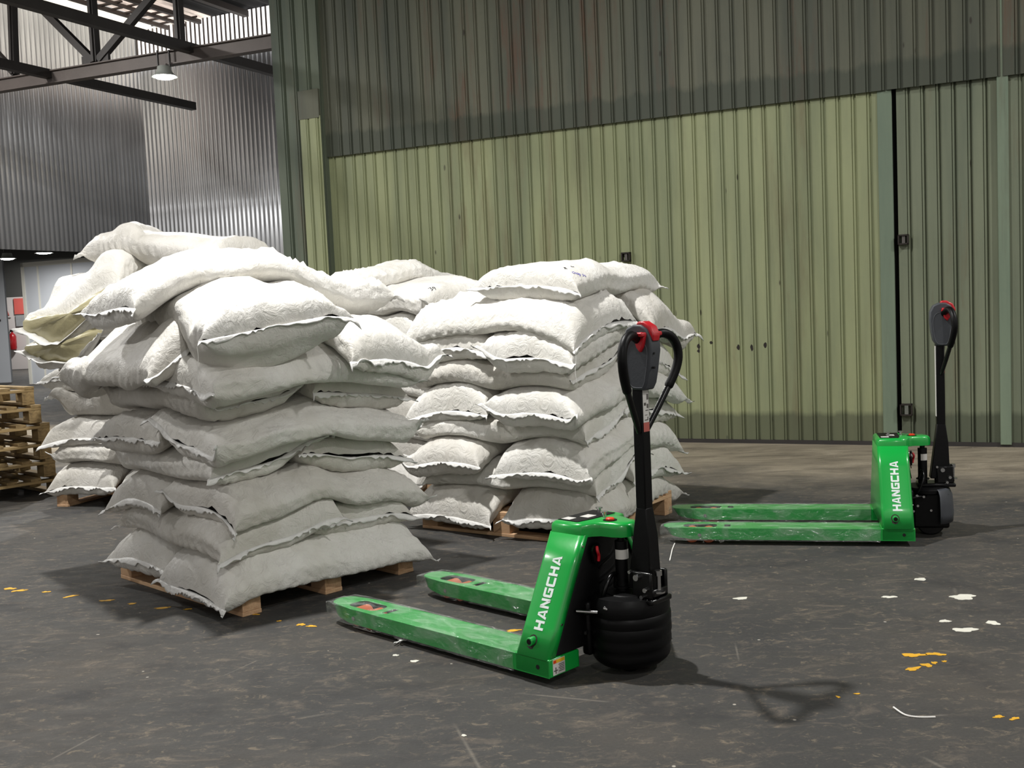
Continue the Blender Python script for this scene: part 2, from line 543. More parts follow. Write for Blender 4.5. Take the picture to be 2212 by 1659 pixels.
def corr_sheet(name, u0, w0, along, length, z0, z1, mat, kind='trap', pitch=0.126, depth=0.019, thick=0.004, z1f=None):
    """vertical corrugated sheet in building coordinates; along='u' or 'w'"""
    bm = bmesh.new()
    prof = corr_profile(length, kind, pitch, depth)
    lo, hi = [], []
    for x, d in prof:
        p = (u0 + x, w0 + d) if along == 'u' else (u0 - d, w0 + x)
        lo.append(bm.verts.new((p[0], p[1], z0)))
        hi.append(bm.verts.new((p[0], p[1], z1)))
    for i in range(len(prof) - 1):
        bm.faces.new((lo[i], lo[i + 1], hi[i + 1], hi[i]))
    o = obj(name, bm, mat)
    md = o.modifiers.new('thick', 'SOLIDIFY')
    md.thickness = thick
    if kind != 'trap':
        o.data.polygons.foreach_set('use_smooth', [True] * len(o.data.polygons))
    return building(o)

WG = 9.585
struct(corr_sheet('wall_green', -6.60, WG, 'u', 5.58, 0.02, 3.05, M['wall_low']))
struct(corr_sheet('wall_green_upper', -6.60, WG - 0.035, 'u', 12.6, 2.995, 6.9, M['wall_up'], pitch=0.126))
struct(corr_sheet('door_1', -0.87, WG + 0.01, 'u', 0.80, 0.02, 3.02, M['wall_right'], pitch=0.118, depth=0.026))
struct(corr_sheet('wall_right', -0.025, WG + 0.005, 'u', 6.0, 0.02, 3.05, M['wall_right'], pitch=0.126))
bm = bmesh.new(); box(bm, (-1.02, WG - 0.015, 0.02), (-0.905, WG + 0.03, 3.0))
struct(building(obj('trim_1', bm, M['trim_green'], bevel=0.004)))
bm = bmesh.new(); box(bm, (-0.105, WG - 0.03, 0.02), (-0.02, WG + 0.03, 6.9))
struct(building(obj('trim_2', bm, M['trim_green'], bevel=0.004)))
bm = bmesh.new(); box(bm, (-7.13, WG + 0.07, 0.0), (6.1, WG + 0.12, 6.9))
struct(building(obj('wall_backing', bm, M['black_gap'])))
bm = bmesh.new(); box(bm, (-6.7, WG - 0.012, 0.0), (6.1, WG + 0.05, 0.035))
struct(building(obj('baseboard_green', bm, M['steel_dark'])))
# pilaster at the left end of the green wall
struct(corr_sheet('wall_pilaster', -7.15, WG - 0.10, 'u', 0.59, 0.02, 6.9, M['pilaster'], pitch=0.165, depth=0.03))
struct(corr_sheet('wall_pilaster_pale', -6.82, WG - 0.125, 'u', 0.26, 0.02, 3.42, M['wall_low'], pitch=0.125, depth=0.02))
bm = bmesh.new(); box(bm, (-6.83, WG - 0.132, 3.40), (-6.57, WG - 0.10, 3.70))
struct(building(obj('trim_3', bm, M['wall_up'], bevel=0.003)))
bm = bmesh.new(); box(bm, (-7.15, WG - 0.07, 0.0), (-6.565, WG + 0.16, 6.9))
struct(building(obj('trim_4', bm, M['pilaster'])))

# galvanised walls of the far hall
UW, WW, ZR = -14.07, 14.8, 6.5
struct(corr_sheet('wall_left', UW, -6.0, 'w', 20.8, 2.56, ZR, M['zinc'], 'sine', 0.095, 0.026))
struct(corr_sheet('wall_back', UW, WW, 'u', 9.5, 0.0, 5.85, M['zinc'], 'sine', 0.095, 0.026))
bm = bmesh.new(); box(bm, (UW, WW - 0.01, 5.86), (-4.6, WW + 0.02, 6.50))
struct(building(obj('trim_5', bm, M['sky_gap'])))
bm = bmesh.new()
k = 0
while UW + k * 0.095 < -4.6:
    x = UW + k * 0.095
    box(bm, (x - 0.010, WW - 0.035, 5.84), (x + 0.010, WW - 0.012, 6.50)); k += 1
struct(building(obj('trim_6', bm, M['steel_brown'])))
# roof: sheets and purlins
def roof(name, u0, u1, w0, w1, z, mat, pitch=0.2):
    bm = bmesh.new()
    n = max(2, int((u1 - u0) / pitch * 6))
    a, b = [], []
    for i in range(n + 1):
        x = u0 + (u1 - u0) * i / n
        d = 0.02 * math.cos(2 * PI * (x - u0) / pitch)
        a.append(bm.verts.new((x, w0, z + d))); b.append(bm.verts.new((x, w1, z + d)))
    for i in range(n):
        bm.faces.new((a[i], a[i + 1], b[i + 1], b[i]))
    o = obj(name, bm, mat)
    md = o.modifiers.new('t', 'SOLIDIFY'); md.thickness = 0.004; md.offset = 1
    return struct(building(o))
roof('ceiling_skylight', UW - 0.05, -13.45, 2.0, WW + 0.1, 6.52, M['sky_bright'])
roof('ceiling_aged_sheets', -13.45, -12.40, 4.0, WW + 0.1, 6.54, M['sky_brown'])
roof('ceiling', -12.45, 7.0, 9.75, WW + 0.1, 6.52, M['roof_dark'], 0.3)
roof('ceiling_near', -12.45, 7.0, -6.0, 9.75, 7.0, M['roof_dark'], 0.3)
roof('ceiling_left', UW - 0.05, -12.45, -6.0, 4.0, 7.0, M['roof_dark'], 0.3)
bm = bmesh.new()
for u_, z_, s_ in ((-13.30, 6.44, 0.06), (-12.95, 6.44, 0.05), (-12.6, 6.44, 0.07), (-11.6, 6.42, 0.10), (-9.9, 6.42, 0.14)):
    box(bm, (u_ - s_ / 2, -6, z_ - s_ / 2), (u_ + s_ / 2, WW - 0.05, z_ + s_ / 2))
struct(building(obj('ceiling_purlins', bm, M['steel_brown'])))
bm = bmesh.new()
random.seed(4)
for i in range(16):
    w0 = 10.5 + i * 0.27
    box(bm, (-13.5 + random.uniform(-0.1, 0.2), w0, 6.46), (-12.6 + random.uniform(-0.3, 0.2), w0 + random.uniform(0.02, 0.05), 6.49))
struct(building(obj('ceiling_battens', bm, M['steel_brown'])))

# truss and the two long girts
tr = empty('roof_truss', BW(-9, 10.0, 4.35))
tr.rotation_euler = (0, 0, BA)
tag(tr, 'dark steel lattice roof truss spanning the opening left of the green wall', 'roof truss')
def tl(u, z): return Vector((u + 9, 0, z - 4.35))
bm = bmesh.new()
p, q = tl(-15.5, 4.545), tl(-7.40, 4.42)
for dz, hh, ww_ in ((0.0, 0.012, 0.0), ):
    d = (q - p)
    for off, wdt, ht in ((0.075, 0.12, 0.014), (-0.075, 0.12, 0.014), (0, 0.014, 0.15)):
        bar(bm, p + Vector((0, 0, off)), q + Vector((0, 0, off)), wdt, ht)
    bar(bm, p + Vector((0, 0.0, 0)), q + Vector((0, 0.0, 0)), 0.05, 0.14)
obj('bottom_chord', bm, M['steel_brown'], tr)
for i, (a, b) in enumerate((((-11.62, 4.60), (-11.50, 6.6)), ((-10.20, 4.56), (-10.20, 6.6)), ((-8.85, 4.52), (-8.85, 6.6)))):
    bm = bmesh.new()
    bar(bm, tl(*a), tl(*b), 0.085, 0.085)
    bar(bm, tl(*a) + Vector((0, -0.05, 0)), tl(*b) + Vector((0, -0.05, 0)), 0.03, 0.04)
    obj('post', bm, M['steel_dark'], tr)
for a, b in (((-10.24, 4.58), (-12.4, 6.6)), ((-10.15, 4.58), (-7.5, 5.95 + 0.4)), ((-11.6, 4.6), (-13.4, 6.3))):
    bm = bmesh.new()
    bar(bm, tl(*a), tl(*b), 0.075, 0.085)
    obj('diagonal', bm, M['steel_dark'], tr)
bm = bmesh.new(); bar(bm, tl(-16, 6.6), tl(-7.4, 6.6), 0.1, 0.12)
obj('top_chord', bm, M['steel_dark'], tr)
bm = bmesh.new(); box(bm, (-0.12, -0.02, 0.12), (0.32, 0.02, 0.30), Matrix.Translation(tl(-10.3, 4.35)))
obj('gusset_plate', bm, M['steel_dark'], tr)

def girt(name, p0, p1, label):
    bm = bmesh.new()
    p0, p1 = Vector(p0), Vector(p1)
    L_ = p1 - p0
    bar(bm, (0, 0, 0), L_, 0.10, 0.11)
    o = obj(name, bm, M['steel_dark'])
    o.location = p0
    return tag(o, label, 'steel beam', 'long girts under the far roof')
girt('steel_girt', BW(-8.86, 1.0, 4.53), BW(-8.60, 14.74, 4.50), 'dark steel girt running under the truss and ending behind the green pilaster')
girt('steel_girt', BW(-11.02, 1.0, 4.56), BW(-10.98, 12.6, 4.50), 'dark steel girt whose far end stops free in front of the grey corrugated wall')

# lamps ---------------------------------------------------------------------
def lamp(key, label, rod_to, facing=PI):
    (x, y, z), watts, r = LAMPS[key]
    e = empty('pendant_lamp', (x, y, z - 0.16))
    tag(e, label, 'ceiling lamp', 'warehouse pendant lamps')
    bm = bmesh.new()
    prof = [(0.0, 0.135), (r * 0.62, 0.135), (r * 0.72, 0.125), (r * 0.80, 0.075), (r * 1.05, 0.035), (r * 1.34, 0.018), (r * 1.36, 0.010), (r * 1.16, 0.016), (r * 0.75, 0.07), (0.0, 0.08)]
    lathe(bm, prof, 28)
    obj('reflector', bm, M['lamp_shell'], e, smooth=True)
    bm = bmesh.new()
    lathe(bm, [(r * 1.14, 0.020), (r * 0.9, -0.005), (r * 0.5, -0.016), (0.0, -0.018)], 24)
    obj('diffuser', bm, M['glow'], e, smooth=True)
    for s in (-1, 1):
        bm = bmesh.new()
        cyl(bm, (s * r * 0.62, 0, 0.12), (s * r * 0.62, 0, rod_to - z + 0.16), 0.012, 8)
        obj('hanger_rod', bm, M['steel_dark'], e)
    ld = bpy.data.lights.new('lamp_light', 'AREA')
    ld.shape = 'DISK'
    ld.size = r * 2
    ld.energy = watts
    ld.color = (1.0, 0.985, 0.955)
    lo = bpy.data.objects.new('lamp_light', ld)
    C.objects.link(lo)
    lo.parent = e
    lo.location = (0, 0, -0.03)
    return e
lamp('main', 'pendant lamp hanging over the nearest pile of white sacks', 6.95)
lamp('view', 'glowing pendant lamp with flared reflector hanging under the truss beam at upper left', 4.52)
lamp('right', 'added unseen fill lamp over the empty floor right of the far pallet truck', 6.95)
lamp('rear', 'added unseen fill lamp hanging behind the camera', 6.95)
lamp('rear_left_fill', 'added unseen fill lamp over the floor left of the sack piles', 6.95)
lamp('far_hall_fill', 'added unseen fill lamp in the far hall left of the roof truss', 6.5)
lamp('cold', 'glowing pendant lamp in the cold room at the far left edge', 4.72)
lamp('cold_far', 'small distant pendant lamp beyond the opening of the grey wall', 4.72)

# room beyond the opening ----------------------------------------------------
def corner(u, v, z=0.0):   # plain world helper
    return Vector((u, v, z))
bm = bmesh.new()
# white panel box: front face in the green-wall direction from (-11.5,25) leftwards / rightwards
pb = empty('cold_room_panel', (-11.34, 25.2, 0), BA)
tag(pb, 'large white insulated cold room panel standing behind the leftmost sack pile', 'wall panel')
bm = bmesh.new(); box(bm, (0.0, 0.0, 0.0), (4.5, 0.12, 2.80)); obj('panel_sheet', bm, M['panel_white'], pb)
bm = bmesh.new(); box(bm, (-0.08, -0.03, 0.0), (0.0, 0.14, 2.86)); box(bm, (-0.08, -0.03, 2.76), (4.5, 0.0, 2.86)); obj('edge_profile', bm, M['panel_frame'], pb)
for x in (0.42, 1.5, 2.6):
    bm = bmesh.new(); box(bm, (x, -0.012, 0.0), (x + 0.05, 0.0, 2.76)); obj('joint_strip', bm, M['panel_frame'], pb)
dr = empty('cold_room_door', (-12.34, 26.0, 0), BA + 0.5)
tag(dr, 'pale grey sliding cold room door at the left edge of the photo', 'door')
bm = bmesh.new(); box(bm, (-3.0, 0, 0.02), (0.12, 0.1, 3.02)); obj('door_leaf', bm, M['panel_white'], dr, bevel=0.01)
bm = bmesh.new(); box(bm, (-0.14, -0.05, 1.52), (-0.02, -0.0, 1.57)); obj('door_handle', bm, M['hole'], dr)
fw_ = empty('wall_far', (-18.5, 34.9, 0), 0.0); struct(fw_)
bm = bmesh.new(); box(bm, (0, 0, 0), (6, 0.2, 2.35)); struct(obj('wall_far_white', bm, M['tile_white'], fw_))
bm = bmesh.new(); box(bm, (-8, -0.0, 2.35), (24, 0.2, 4.8)); struct(obj('wall_far_dark', bm, M['dark_wall'], fw_))
bm = bmesh.new(); box(bm, (6, 0.01, 0), (24, 0.2, 2.36)); box(bm, (-8, 0.01, 0), (0, 0.2, 2.36)); struct(obj('wall_far_low', bm, M['dark_wall'], fw_))
bm = bmesh.new(); box(bm, (-36, 5.0, 4.7), (UW - 0.15, 46, 4.9)); box(bm, (UW - 0.15, WW + 0.2, 4.7), (8, 46, 4.9)); struct(building(obj('ceiling_far', bm, M['roof_dark'])))
def farpt(px, py, y=34.85):
    d = fw + r2 * ((px - 1106) / F_PX) - u2 * ((py - 829.5) / F_PX)
    t = y / d.y
    return Vector((d.x * t, y, CAM_H + d.z * t))
def wallsheet(name, px0, py0, px1, py1, mat, label, cat, th=0.02):
    a, b = farpt(px0, py1), farpt(px1, py0)
    bm = bmesh.new(); box(bm, (0, 0, 0), (b.x - a.x, th, b.z - a.z))
    o = obj(name, bm, mat); o.location = a
    return tag(o, label, cat)
wallsheet('poster', 31.5, 644, 50, 679, M['poster_red'], 'faded red poster on the far whitewashed wall above the fire extinguisher', 'poster')
wallsheet('notice', 35, 680, 60, 705, M['poster_grey'], 'grey printed notice directly beneath the red poster', 'notice')
nt = wallsheet('safety_sign', 14, 664, 22, 686, M['tile_white'], 'small white safety sign with red mark left of the red poster', 'sign')
bm = bmesh.new(); bar(bm, (0.03, -0.012, 0.25), (0.09, -0.012, 0.06), 0.012, 0.03); obj('red_mark', bm, M['decal_red'], nt)
ex = empty('fire_extinguisher', farpt(29, 755, 34.79))
tag(ex, 'dark red fire extinguisher hanging on the far whitewashed wall', 'fire extinguisher')
bm = bmesh.new(); lathe(bm, [(0.0, -0.02), (0.10, 0.0), (0.115, 0.05), (0.115, 0.42), (0.08, 0.50), (0.035, 0.54), (0.035, 0.58), (0, 0.58)], 18); obj('cylinder_body', bm, M['ext_red'], ex, smooth=True)
bm = bmesh.new(); box(bm, (-0.06, -0.03, 0.57), (0.03, 0.03, 0.64)); obj('valve', bm, M['black'], ex)
bm = bmesh.new(); tube(bm, catmull([(-0.04, 0, 0.6), (-0.13, 0, 0.5), (-0.15, 0, 0.2), (-0.14, 0, 0.03)]), 0.016, 8); obj('hose', bm, M['black'], ex)

# metal latch pockets set into the green wall -----------------------------------
def latch(u, z, label, sz=0.085, bracket=False):
    e = empty('latch_pocket', BW(u, WG - 0.02, z - sz / 2), BA)
    tag(e, label, 'metal latch', 'latch pockets in the green wall')
    t = 0.012
    bm = bmesh.new()
    box(bm, (-sz / 2, -0.03, 0), (-sz / 2 + t, 0.02, sz)); box(bm, (sz / 2 - t, -0.03, 0), (sz / 2, 0.02, sz))
    box(bm, (-sz / 2, -0.03, 0), (sz / 2, 0.02, t)); box(bm, (-sz / 2, -0.03, sz - t), (sz / 2, 0.02, sz))
    obj('pocket_frame', bm, M['hole'], e)
    bm = bmesh.new()
    box(bm, (-sz * 0.12, -0.02, t), (sz * 0.18, 0.0, sz - t))
    obj('catch', bm, M['chrome'] if bracket else M['sticker_ink'], e)
latch(1.136 * E1.x + 10.071 * E1.y, 1.748, 'rusty square latch pocket in the pale wall above the right sack pile')
latch(-0.83, 1.746, 'black square latch pocket beside the vertical door gap, upper of the two')
latch(-0.83, 0.31, 'black latch bracket low beside the door gap behind the far pallet truck', 0.10, True)
for k, (px_, py_, hh) in enumerate(((1509, 748, 0.05), (1509, 758, 0.03), (1536, 740, 0.03), (1595, 750, 0.055), (1624, 751, 0.06), (1653, 746, 0.055))):
    d = fw + r2 * ((px_ - 1106) / F_PX) - u2 * ((py_ - 829.5) / F_PX)
    t = (WG - 0.004) / d.dot(E2)
    P_ = d * t + Vector((0, 0, CAM_H))
    bm = bmesh.new()
    random.seed(k)
    pts = [Vector((0.014 * math.cos(a) * random.uniform(0.7, 1.2), 0, hh / 2 * math.sin(a) * random.uniform(0.8, 1.1))) for a in [i * PI / 5 for i in range(10)]]
    poly_prism(bm, pts, (0, 0.006, 0))
    o = obj('rust_patch', bm, M['hole'])
    o.location = P_
    o.rotation_euler = (0, 0, BA)
    struct(o)

# ================================================================ pallets
_pal_cache = {}
def make_pallet(loc, rz, label, matkey='pallet', group=None, n_deck=9, lx=1.0, ly=1.2, seed=1):
    """origin at the corner nearest the camera; x = stringer direction, y = deck board direction"""
    random.seed(seed)
    e = empty('wooden_pallet', loc, rz)
    tag(e, label, 'pallet', group)
    m = M[matkey]
    def part(name, lo, hi):
        key = (name, tuple(round(h - l, 4) for l, h in zip(lo, hi)), matkey)
        dims = [h - l for l, h in zip(lo, hi)]
        if key not in _pal_cache:
            bm = bmesh.new(); box(bm, (0, 0, 0), dims)
            # lay the grain of the wood texture along the longest side
            me = bpy.data.meshes.new(name)
            if dims[1] > dims[0]:
                for v in bm.verts:
                    v.co = Vector((v.co.y, -v.co.x, v.co.z))
            bmesh.ops.bevel(bm, geom=bm.edges[:], offset=0.002, segments=1, affect='EDGES')
            bm.to_mesh(me); bm.free(); me.materials.append(m)
            _pal_cache[key] = me
        o = bpy.data.objects.new(name, _pal_cache[key])
        C.objects.link(o); o.parent = e
        if dims[1] > dims[0]:
            o.rotation_euler = (0, 0, PI / 2)
            # after rotation local x -> +y ; local y -> -x
            o.location = (lo[0], lo[1], lo[2])
        else:
            o.location = lo
        return o
    for x in (0.0, lx / 2 - 0.05, lx - 0.10):
        part('bottom_board', (x, 0, 0), (x + 0.10, ly, 0.020))
        for y in (0.0, ly / 2 - 0.06, ly - 0.12):
            part('block', (x + 0.002, y + 0.001, 0.020), (x + 0.098, y + 0.1201, 0.100))
    for y in (0.0, ly / 2 - 0.05, ly - 0.10):
        part('stringer_board', (0, y, 0.100), (lx, y + 0.10, 0.122))
    wdt = 0.078
    for i in range(n_deck):
        x = i * (lx - wdt) / (n_deck - 1)
        part('deck_board', (x, random.uniform(-0.003, 0.003), 0.122), (x + wdt, ly, 0.144))
    return e

P1 = (-1.251, 4.682, 0.791)
P2 = (0.388, 5.778, 0.952)
P3 = (-3.42, 7.84, -0.335)
P4 = (-0.58, 7.30, 0.87)
make_pallet((P1[0], P1[1], 0), P1[2], 'pale pine pallet under the nearest pile of white sacks')
make_pallet((P2[0], P2[1], 0), P2[2], 'pine pallet under the right sack pile behind the near pallet truck', seed=2)
make_pallet((P3[0], P3[1], 0), P3[2], 'pine pallet under the leftmost sack pile beside the pallet stack', lx=1.2, ly=1.0, seed=3)
make_pallet((P4[0], P4[1], 0), P4[2], 'pallet under the rear sack pile between the two big piles', seed=4)
random.seed(11)
ord_ = ['bottommost', 'second from the floor', 'third from the floor', 'fourth from the floor', 'fifth from the floor', 'topmost']
for i in range(6):
    a = 0.83 + random.uniform(-0.03, 0.03)
    ox, oy = random.uniform(-0.03, 0.03), random.uniform(-0.03, 0.03)
    base = Vector((-4.45, 7.60, 0)) + Vector((-0.03 * i + ox, oy, 0.1445 * i))
    make_pallet(base, a, 'old wooden pallet in the stack at the left edge, ' + ord_[i], 'pallet_old', 'old pallets stacked at the left edge', 7, 1.2, 1.0, seed=20 + i)

# ================================================================ sacks
class Heap:
    R, N = 1.6, 320            # +-1.6 m around the pallet centre, 1 cm cells
    def __init__(s, frame, lx, ly):
        s.f = frame; s.cx, s.cy = lx / 2, ly / 2
        s.H = np.full((s.N, s.N), 0.0)
        g = (np.arange(s.N) + 0.5) / s.N * 2 * s.R - s.R
        X, Y = np.meshgrid(g + s.cx, g + s.cy, indexing='ij')
        s.H[(X > 0) & (X < lx) & (Y > 0) & (Y < ly)] = 0.144
    def idx(s, x, y):
        i = np.clip(((x - s.cx + s.R) / (2 * s.R) * s.N).astype(int), 0, s.N - 1)
        j = np.clip(((y - s.cy + s.R) / (2 * s.R) * s.N).astype(int), 0, s.N - 1)
        return i, j
    def get(s, x, y):
        i, j = s.idx(x, y); return s.H[i, j]
    def put(s, x, y, z):
        i, j = s.idx(x, y)
        np.maximum.at(s.H, (i, j), z)
        for a, b in ((1, 0), (0, 1), (-1, 0), (0, -1)):
            np.maximum.at(s.H, (np.clip(i + a, 0, s.N - 1), np.clip(j + b, 0, s.N - 1)), z - 0.003)

def blur1(A, sg, ax):
    if sg < 0.3: return A
    r = int(sg * 2.5) + 1
    k = np.exp(-0.5 * (np.arange(-r, r + 1) / sg) ** 2); k /= k.sum()
    P = np.pad(A, [(r, r) if i == ax else (0, 0) for i in range(A.ndim)], mode='edge')
    out = np.zeros_like(A)
    n = A.shape[ax]
    for i, kk in enumerate(k):
        sl = [slice(None)] * A.ndim; sl[ax] = slice(i, i + n)
        out += kk * P[tuple(sl)]
    return out
def blur(A, sx, sy): return blur1(blur1(A, sx, 0), sy, 1)

def snoise(rng, n=10, f0=1.0, f1=6.0):
    """smooth random 2D function from random waves"""
    ks = rng.uniform(f0, f1, n); th = rng.uniform(0, 2 * PI, n); ph = rng.uniform(0, 2 * PI, n)
    kx, ky = ks * np.cos(th), ks * np.sin(th)
    def f(x, y):
        r = np.zeros_like(x)
        for a, b, c in zip(kx, ky, ph):
            r += np.sin(a * x + b * y + c)
        return r / math.sqrt(n)
    return f

_ns = [0]
def sack(heap, cx, cy, yaw, label, L=1.22, W=0.61, T=0.185, droop=0.07, lift=0.0, seed=None, mat='sack', group=None,
         hem=(1, 1), hemdrop=0.0, stiff=0.07, tilt=(0, 0), creases=0.6, thread=False, openend=None, ns=100, nt=72, press=0.012, fill=0.25):
    _ns[0] += 1
    seed = _ns[0] * 7 + 3 if seed is None else seed
    rng = np.random.RandomState(seed)
    cyw, syw = math.cos(yaw), math.sin(yaw)
    A0, AF = W / 2, W / 2 + T * 0.16
    def loc2(u, v):           # sack frame -> pallet frame
        return cx + cyw * u - syw * v, cy + syw * u + cyw * v
    # support surface on a regular grid of the footprint
    GU, GV = 62, 34
    gu = np.linspace(-L / 2 * 1.04, L / 2 * 1.04, GU); gv = np.linspace(-AF * 1.06, AF * 1.06, GV)
    U, V = np.meshgrid(gu, gv, indexing='ij')
    x, y = loc2(U, V)
    Hs = heap.get(x, y)
    ref = np.percentile(Hs, 82)
    valid = (Hs > ref - 0.17).astype(float)
    du, dv = gu[1] - gu[0], gv[1] - gv[0]
    su, sv = stiff / du, stiff / dv
    wv_ = blur(valid, su, sv)
    S0 = blur(Hs * valid, su, sv) / np.maximum(wv_, 1e-3)
    far = wv_ < 0.02
    S0[far] = ref - 0.05
    sup = blur(valid, 0.11 / du, 0.11 / dv)
    S0 = S0 - droop * np.clip(1 - sup, 0, 1) ** 1.6
    near = blur(Hs, 0.022 / du, 0.022 / dv)
    # the belly of the sack meets what is below; its rims are higher than its belly
    rimu = np.clip((np.abs(U) - (L / 2 - 0.16)) / 0.16, 0, 1) ** 2
    rimv = np.clip((np.abs(V) - (A0 - 0.09)) / 0.09, 0, 1) ** 2
    rim = T * 0.40 * np.maximum(rimu, rimv)
    S = np.where(valid > 0.5, np.maximum(S0, near - rim - press), S0)
    S = blur(S, 0.025 / du, 0.025 / dv) + lift
    S = S + tilt[0] * U + tilt[1] * V
    core = S[8:-8, 5:-5]
    Tl = np.clip(T + fill * (np.mean(core) - S), 0.72 * T, 1.55 * T)
    def samp(u, v, S=S):
        fu = np.clip((u - gu[0]) / du, 0, GU - 1.001); fv = np.clip((v - gv[0]) / dv, 0, GV - 1.001)
        i, j = fu.astype(int), fv.astype(int); a, b = fu - i, fv - j
        return (S[i, j] * (1 - a) * (1 - b) + S[i + 1, j] * a * (1 - b) + S[i, j + 1] * (1 - a) * b + S[i + 1, j + 1] * a * b)
    # body surface
    e = np.linspace(-1, 1, ns)
    s_ = np.sign(e) * (1 - (1 - np.abs(e)) ** 1.25)
    th = np.linspace(0, 2 * PI, nt, endpoint=False)
    s2, t2 = np.meshgrid(s_, th, indexing='ij')
    m_ = 2.7
    c = np.sign(np.cos(t2)) * np.abs(np.cos(t2)) ** (2 / m_)
    q = np.sign(np.sin(t2)) * np.abs(np.sin(t2)) ** (2 / m_)
    n1 = snoise(rng, 8, 1.5, 5.5); n2 = snoise(rng, 10, 6, 18); n3 = snoise(rng, 12, 20, 60); n4 = snoise(rng, 10, 4, 14)
    endw = 0.10 + 0.04 * rng.rand(2)
    ew = np.where(s2 < 0, endw[0], endw[1])
    t_end = np.clip((1 - np.abs(s2)) / ew, 0, 1)
    prof = np.clip(1 - (1 - t_end) ** 2.8, 0, 1) ** 0.5
    if openend is not None:
        oe = (s2 * openend > 0)
        prof = np.where(oe, np.maximum(prof, 0.42), prof)
    a = A0 + (AF - A0) * (1 - prof) ** 1.6
    u = s2 * L / 2 * (1 + 0.045 * (c ** 2 - 0.45) * np.clip((np.abs(s2) - 0.55) / 0.45, 0, 1) ** 2)
    # puckers: fine folds running away from the end seams, and side crinkles
    pk = np.exp(-(1 - np.abs(s2)) / 0.16)
    fold = np.sin(c * (26 + 6 * rng.rand()) + 3.0 * n2(s2, c)) * pk * (1 - np.abs(q) * 0.2)
    side = np.abs(c) ** 6 * np.sin(s2 * (42 + 12 * rng.rand()) + 2.2 * n2(s2 * 0.6, q) + 1.5 * n4(s2, q)) * np.clip(t_end, 0, 1)
    smask = np.clip(n1(s2 * 1.1 + 5, c * 0.3), 0, 1)
    ridge = (1 - np.abs(n4(s2 * 1.9 + 0.5 * c + 0.10 * n2(s2, c), c * 0.8 - 0.4 * s2))) 
    ridge = np.clip(ridge, 0, 1) ** 4
    cre = creases * 0.017 * ridge * (0.35 + 0.65 * np.clip(n1(s2 + 2, c), 0, 1))
    rad = 1 + 0.0 * c
    vv = c * a * rad + np.sign(c) * np.abs(c) ** 3 * ((0.0026 + 0.0018 * smask) * side + 0.005 * n2(s2 * 0.5, q * 0.6) + 0.12 * cre)
    sup2 = samp(u, np.clip(vv, gv[0], gv[-1]))
    T2 = samp(u, np.clip(vv, gv[0], gv[-1]), Tl)
    b = T2 / 2 * prof * (1 + 0.05 * n1(s2 * 1.3, c * 0.6))
    mid = T2 / 2 * (1 - (1 - prof) * (0.10 + hemdrop))
    topw = np.clip(q, 0, 1)
    z = sup2 + mid + b * q + topw * (0.010 * n1(s2 * 1.5 + 3, c) + cre + 0.003 * n3(s2 * 0.5, c * 0.5)) + 0.0075 * fold * np.sign(q) * np.abs(q) ** 0.5 \
        + (0.0014 + 0.0018 * smask) * side * q
    x, y = loc2(u, vv)
    # heap update from the upper half
    um = (q >= -0.02) & (prof > 0.25)
    heap.put(x[um], y[um], z[um])
    base_z = float(z.min())
    fr = heap.f
    e_ = empty('filled_sack', (0, 0, 0))
    wx = fr[0] + math.cos(fr[2]) * cx - math.sin(fr[2]) * cy
    wy = fr[1] + math.sin(fr[2]) * cx + math.cos(fr[2]) * cy
    e_.location = (wx, wy, base_z)
    e_.rotation_euler = (0, 0, fr[2])
    tag(e_, label, 'sack', group)
    X = (x - cx).ravel(); Y = (y - cy).ravel(); Z = (z - base_z).ravel()
    co = np.stack([X, Y, Z], 1)
    idx = np.arange(ns * nt).reshape(ns, nt)
    A = idx[:-1, :]; B = idx[1:, :]
    quads = np.stack([A, np.roll(A, -1, 1), np.roll(B, -1, 1), B], -1).reshape(-1, 4)
    me = bpy.data.meshes.new('sack_body')
    me.from_pydata(co.tolist(), [], quads[:, ::-1].tolist() if False else quads.tolist())
    me.validate()
    o = link_obj('sack_body', me, M[mat], e_, smooth=True)
    # folded and stitched hems at the ends
    for k, sg in enumerate((-1, 1)):
        if openend == sg:
            ii = 0 if sg < 0 else ns - 1
            ring = co.reshape(ns, nt, 3)[ii]
            ctr = ring.mean(0)
            rows = [ring]
            out2 = np.array([cyw * sg, syw * sg, 0.0])
            for f_ in (0.82, 0.55, 0.25):
                rr = ctr + (ring - ctr) * f_ + out2 * 0.045 * (1 - f_ ** 2) + np.array([0, 0, 0.006]) * np.sin(np.arange(nt) * 0.9 + f_ * 9)[:, None]
                rows.append(rr)
            vs2 = np.concatenate(rows + [ (ctr + out2 * 0.05)[None] ])
            fs = []
            for r_ in range(3):
                for t_ in range(nt):
                    t3 = (t_ + 1) % nt
                    fs.append((r_ * nt + t_, r_ * nt + t3, (r_ + 1) * nt + t3, (r_ + 1) * nt + t_))
            for t_ in range(nt):
                fs.append((3 * nt + t_, 3 * nt + (t_ + 1) % nt, 4 * nt))
            me2 = bpy.data.meshes.new('exposed_filling'); me2.from_pydata(vs2.tolist(), [], fs)
            o2 = link_obj('exposed_filling', me2, M['content'], e_, smooth=True)
            o2['label'] = 'cream coloured filling showing at the open end'
            # loose mouth of the bag
            lip = ring + out2 * 0.0
            rows = [ring * 1.0, ctr + (ring - ctr) * 1.05 + out2 * 0.04, ctr + (ring - ctr) * 1.10 + out2 * (0.06 + 0.02 * np.sin(np.arange(nt) * 0.55))[:, None]]
            vs2 = np.concatenate(rows); fs = []
            low = np.sin(th) < -0.1
